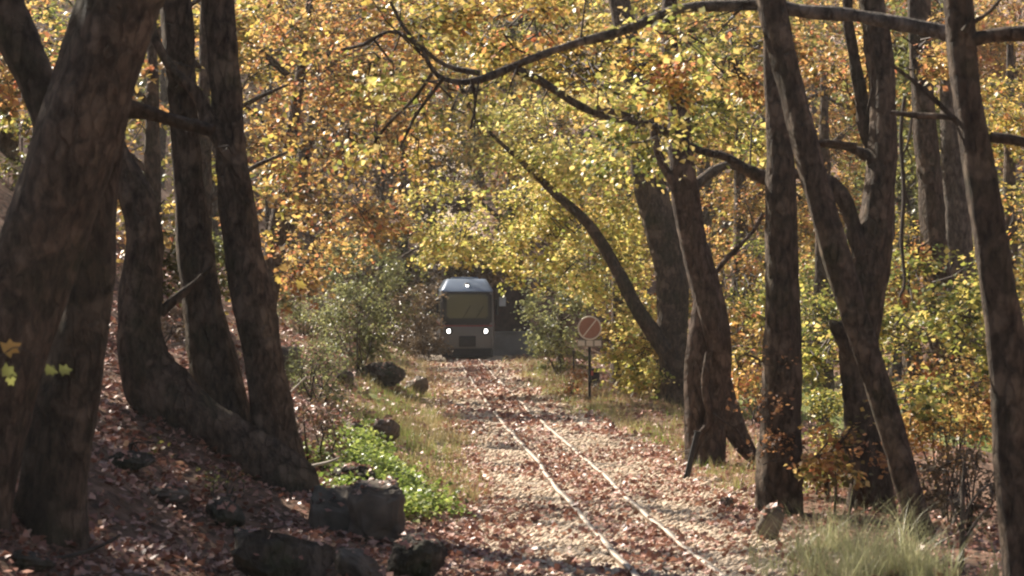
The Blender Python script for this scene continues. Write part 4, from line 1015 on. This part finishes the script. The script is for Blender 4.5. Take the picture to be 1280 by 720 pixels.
bush('dark evergreen scrub behind the crooked trunk', 250, 330, 110, 90, 'olive', n=160, D=44, size=.11, L=.5)
bush('dull green scrub on the slope left of the thickest trunk', 8, 262, 90, 120, 'olive', n=200, D=43, size=.11, L=.5)
bush('dry brown scrub behind the left trunks', 200, 420, 90, 60, 'brown', n=110, D=38, size=.10, L=.4)

def sapling():
    D = hit(1202, 716); b = P(1202, 716, D)
    t = thing('bare_sapling', 'thin bare sapling with pale side twigs at lower right', 'sapling', b)
    for pts in ([(1202, 722, 8), (1203, 660, 7), (1204, 610, 6), (1206, 575, 4)], [(1204, 680, 5), (1222, 650, 4), (1240, 630, 3)], [(1204, 655, 5), (1216, 625, 4), (1236, 605, 3)], [(1203, 670, 4), (1192, 640, 3), (1186, 620, 2)]):
        v, f = tube_arrays(pxpath(pts, D), sides=7, step=.05, rough=.06)
        link('stem' if pts[0][2] == 8 else 'side_twig', np_mesh('stem', v - b, f, BARK_PALE, True), t)
    # hanging vines near the forked trunk
    for (pts, lab) in [([(1131, 120, 5), (1126, 170, 5), (1130, 240, 5), (1127, 300, 5), (1131, 352, 4), (1124, 372, 3)], 'thin dark vine hanging beside the forked trunk'),
                       ([(1140, 143, 4), (1138, 165, 3), (1133, 184, 3), (1128, 196, 3)], 'short dark vine loop right of the long vine')]:
        D2 = 20.6; p = pxpath(pts, D2); t = thing('hanging_vine', lab, 'vine', p[-1, :3])
        tube_obj('stem', p, TWIG, t, p[-1, :3], sides=6, step=.04, rough=.08, seed=3)
        lp = np.array([[*p[2, :3], .008], [*(p[2, :3] + np.array([.05, .02, -.12])), .005], [*(p[2, :3] + np.array([.06, .03, -.3])), .003]])
        tube_obj('tendril', lp, TWIG, t, p[-1, :3], sides=5, step=.04, rough=.05)
    # dead sticks
    for i, (pts, lab, m) in enumerate([([(350, 588, 4), (378, 585, 5), (410, 578, 4), (424, 572, 2)], 'pale dead stick lying by the roots above the block boulder', PALEWOOD),
                                    ([(352, 502, 3), (368, 486, 3), (384, 470, 2)], 'thin pale stick leaning by the upright dark trunk', PALEWOOD),
                                    ([(214, 432, 4), (232, 428, 4), (242, 418, 3)], 'short pale broken stick on the slope behind the crooked trunk', PALEWOOD),
                                    ([(60, 700, 5), (100, 692, 6), (140, 676, 4), (150, 668, 3)], 'dark stick lying in the leaves at bottom left', TWIG)]):
        D2 = hit(pts[0][0], pts[0][1] + 3) - .1; p = pxpath(pts, D2)
        v, f = tube_arrays(p, sides=7, step=.05, rough=.1, seed=i)
        o = link('dead_stick', np_mesh('dead_stick', v - p[0, :3], f, m, True), None, label=lab, category='stick'); o.location = tuple(p[0, :3])
sapling()

# a few big leaves near the camera, seen one by one against the left trunks
def near_leaves():
    def sprig(label, stem, D, leaves, cat='leafy twig'):
        p = pxpath(stem, D); b = p[0, :3]
        t = thing('leafy_twig', label, cat, b)
        tube_obj('stem', p, TWIG, t, b, sides=5, step=.03, rough=.05)
        for (px, py, s, ang, mt) in leaves:
            c = P(px, py, D); S = np.array([s / F * D]); a = math.radians(ang)
            v, f = leaf_palmate(c[None], np.array([[math.cos(a), .35, math.sin(a)]]), np.array([[.25, -.75, .5]]), S)
            me = np_mesh('leaf', v - b, f, LEAF[mt]); link('leaf', me, t)
    sprig('twig with one orange and two yellow green leaves in front of the left trunk', [(-25, 455, 2.5), (0, 446, 2.2), (22, 434, 1.5), (55, 452, 1.2), (72, 462, 1)], 15.5, [(4, 440, 26, 30, OR), (2, 462, 22, -20, OL), (56, 462, 18, -10, OL), (74, 464, 18, 10, OL), (10, 470, 16, -60, OL)])
    sprig('twig of yellow leaves against the orange trees left of centre', [(338, 345, 1.6), (352, 340, 1.4), (372, 356, 1)], 40, [(370, 356, 15, 0, YE), (352, 338, 12, 60, OR), (344, 347, 12, -40, YE)])
near_leaves()

# shade givers that stand outside the frame: the wood goes on to the left and behind the photographer
def shade():
    for i, (x, y, r, h, leaf, n) in enumerate([(-10.5, 29, 3.2, 8, OL, 330), (-12.5, 35, 3.6, 9, OR, 330), (-8.2, 24.5, 2.6, 7.5, OL, 300), (-14, 42, 3.5, 9, YE, 200), (9, -14, 5, 9, YE, 300), (-3, -18, 5, 9, OR, 300), (3, -30, 6, 10, YE, 300), (-9, 6, 4, 9, OL, 260), (9.5, 10, 3.5, 9, YE, 260)]):
        z = float(hgt(x, y)); b = np.array([x, y, z])
        t = thing('plane_tree', ['olive tree outside the view on the left slope', 'tree outside the view behind the camera'][i > 3] , 'tree', b, 'trees standing outside the view')
        v, f = tube_arrays(np.array([[0, 0, -.5, .3], [0, 0, 1, .26], [.2, .1, h * .5, .2], [0, .2, h, .1]]), sides=10, step=.3, flare=.3, seed=i + 60)
        link('trunk', np_mesh('trunk', v, f, BARK, True), t)
        q = unit(rng.normal(size=(30, 3))) * rng.uniform(.2, 1, (30, 1)) ** .5
        sub = q[rng.integers(0, 30, n)] + rng.normal(0, .17, (n, 3))
        O = np.array([0, 0, h]) + sub * np.array([r, r, h * .42]); d = sub + rng.normal(0, .5, (n, 3)); d[:, 2] *= .35
        k = keep_light(O + b); O = O[k]; d = d[k]
        v, f = spray_leaves(O, unit(d), 14, .9, .2)
        link('crown', np_mesh('crown', v, f, LEAF[leaf]), t, kind='stuff')
shade()

# ------------------------------------------------------------------ haze volume in the valley, added to lift the dark tones
def haze():
    mb = MB(); mb.box((0, 110, 22), (330, 310, 60))
    m = bpy.data.materials.new('haze'); m.use_nodes = True; N = m.node_tree.nodes; L = m.node_tree.links
    N.remove(N['Principled BSDF'])
    v = N.new('ShaderNodeVolumePrincipled'); v.inputs['Color'].default_value = (.93, .9, .84, 1); v.inputs['Density'].default_value = HAZE; v.inputs['Anisotropy'].default_value = .35
    L.new(v.outputs[0], N['Material Output'].inputs['Volume'])
    mb.build('haze', m, None, kind='stuff', label='thin pale haze added to the valley air to lift the dark tones')
haze()
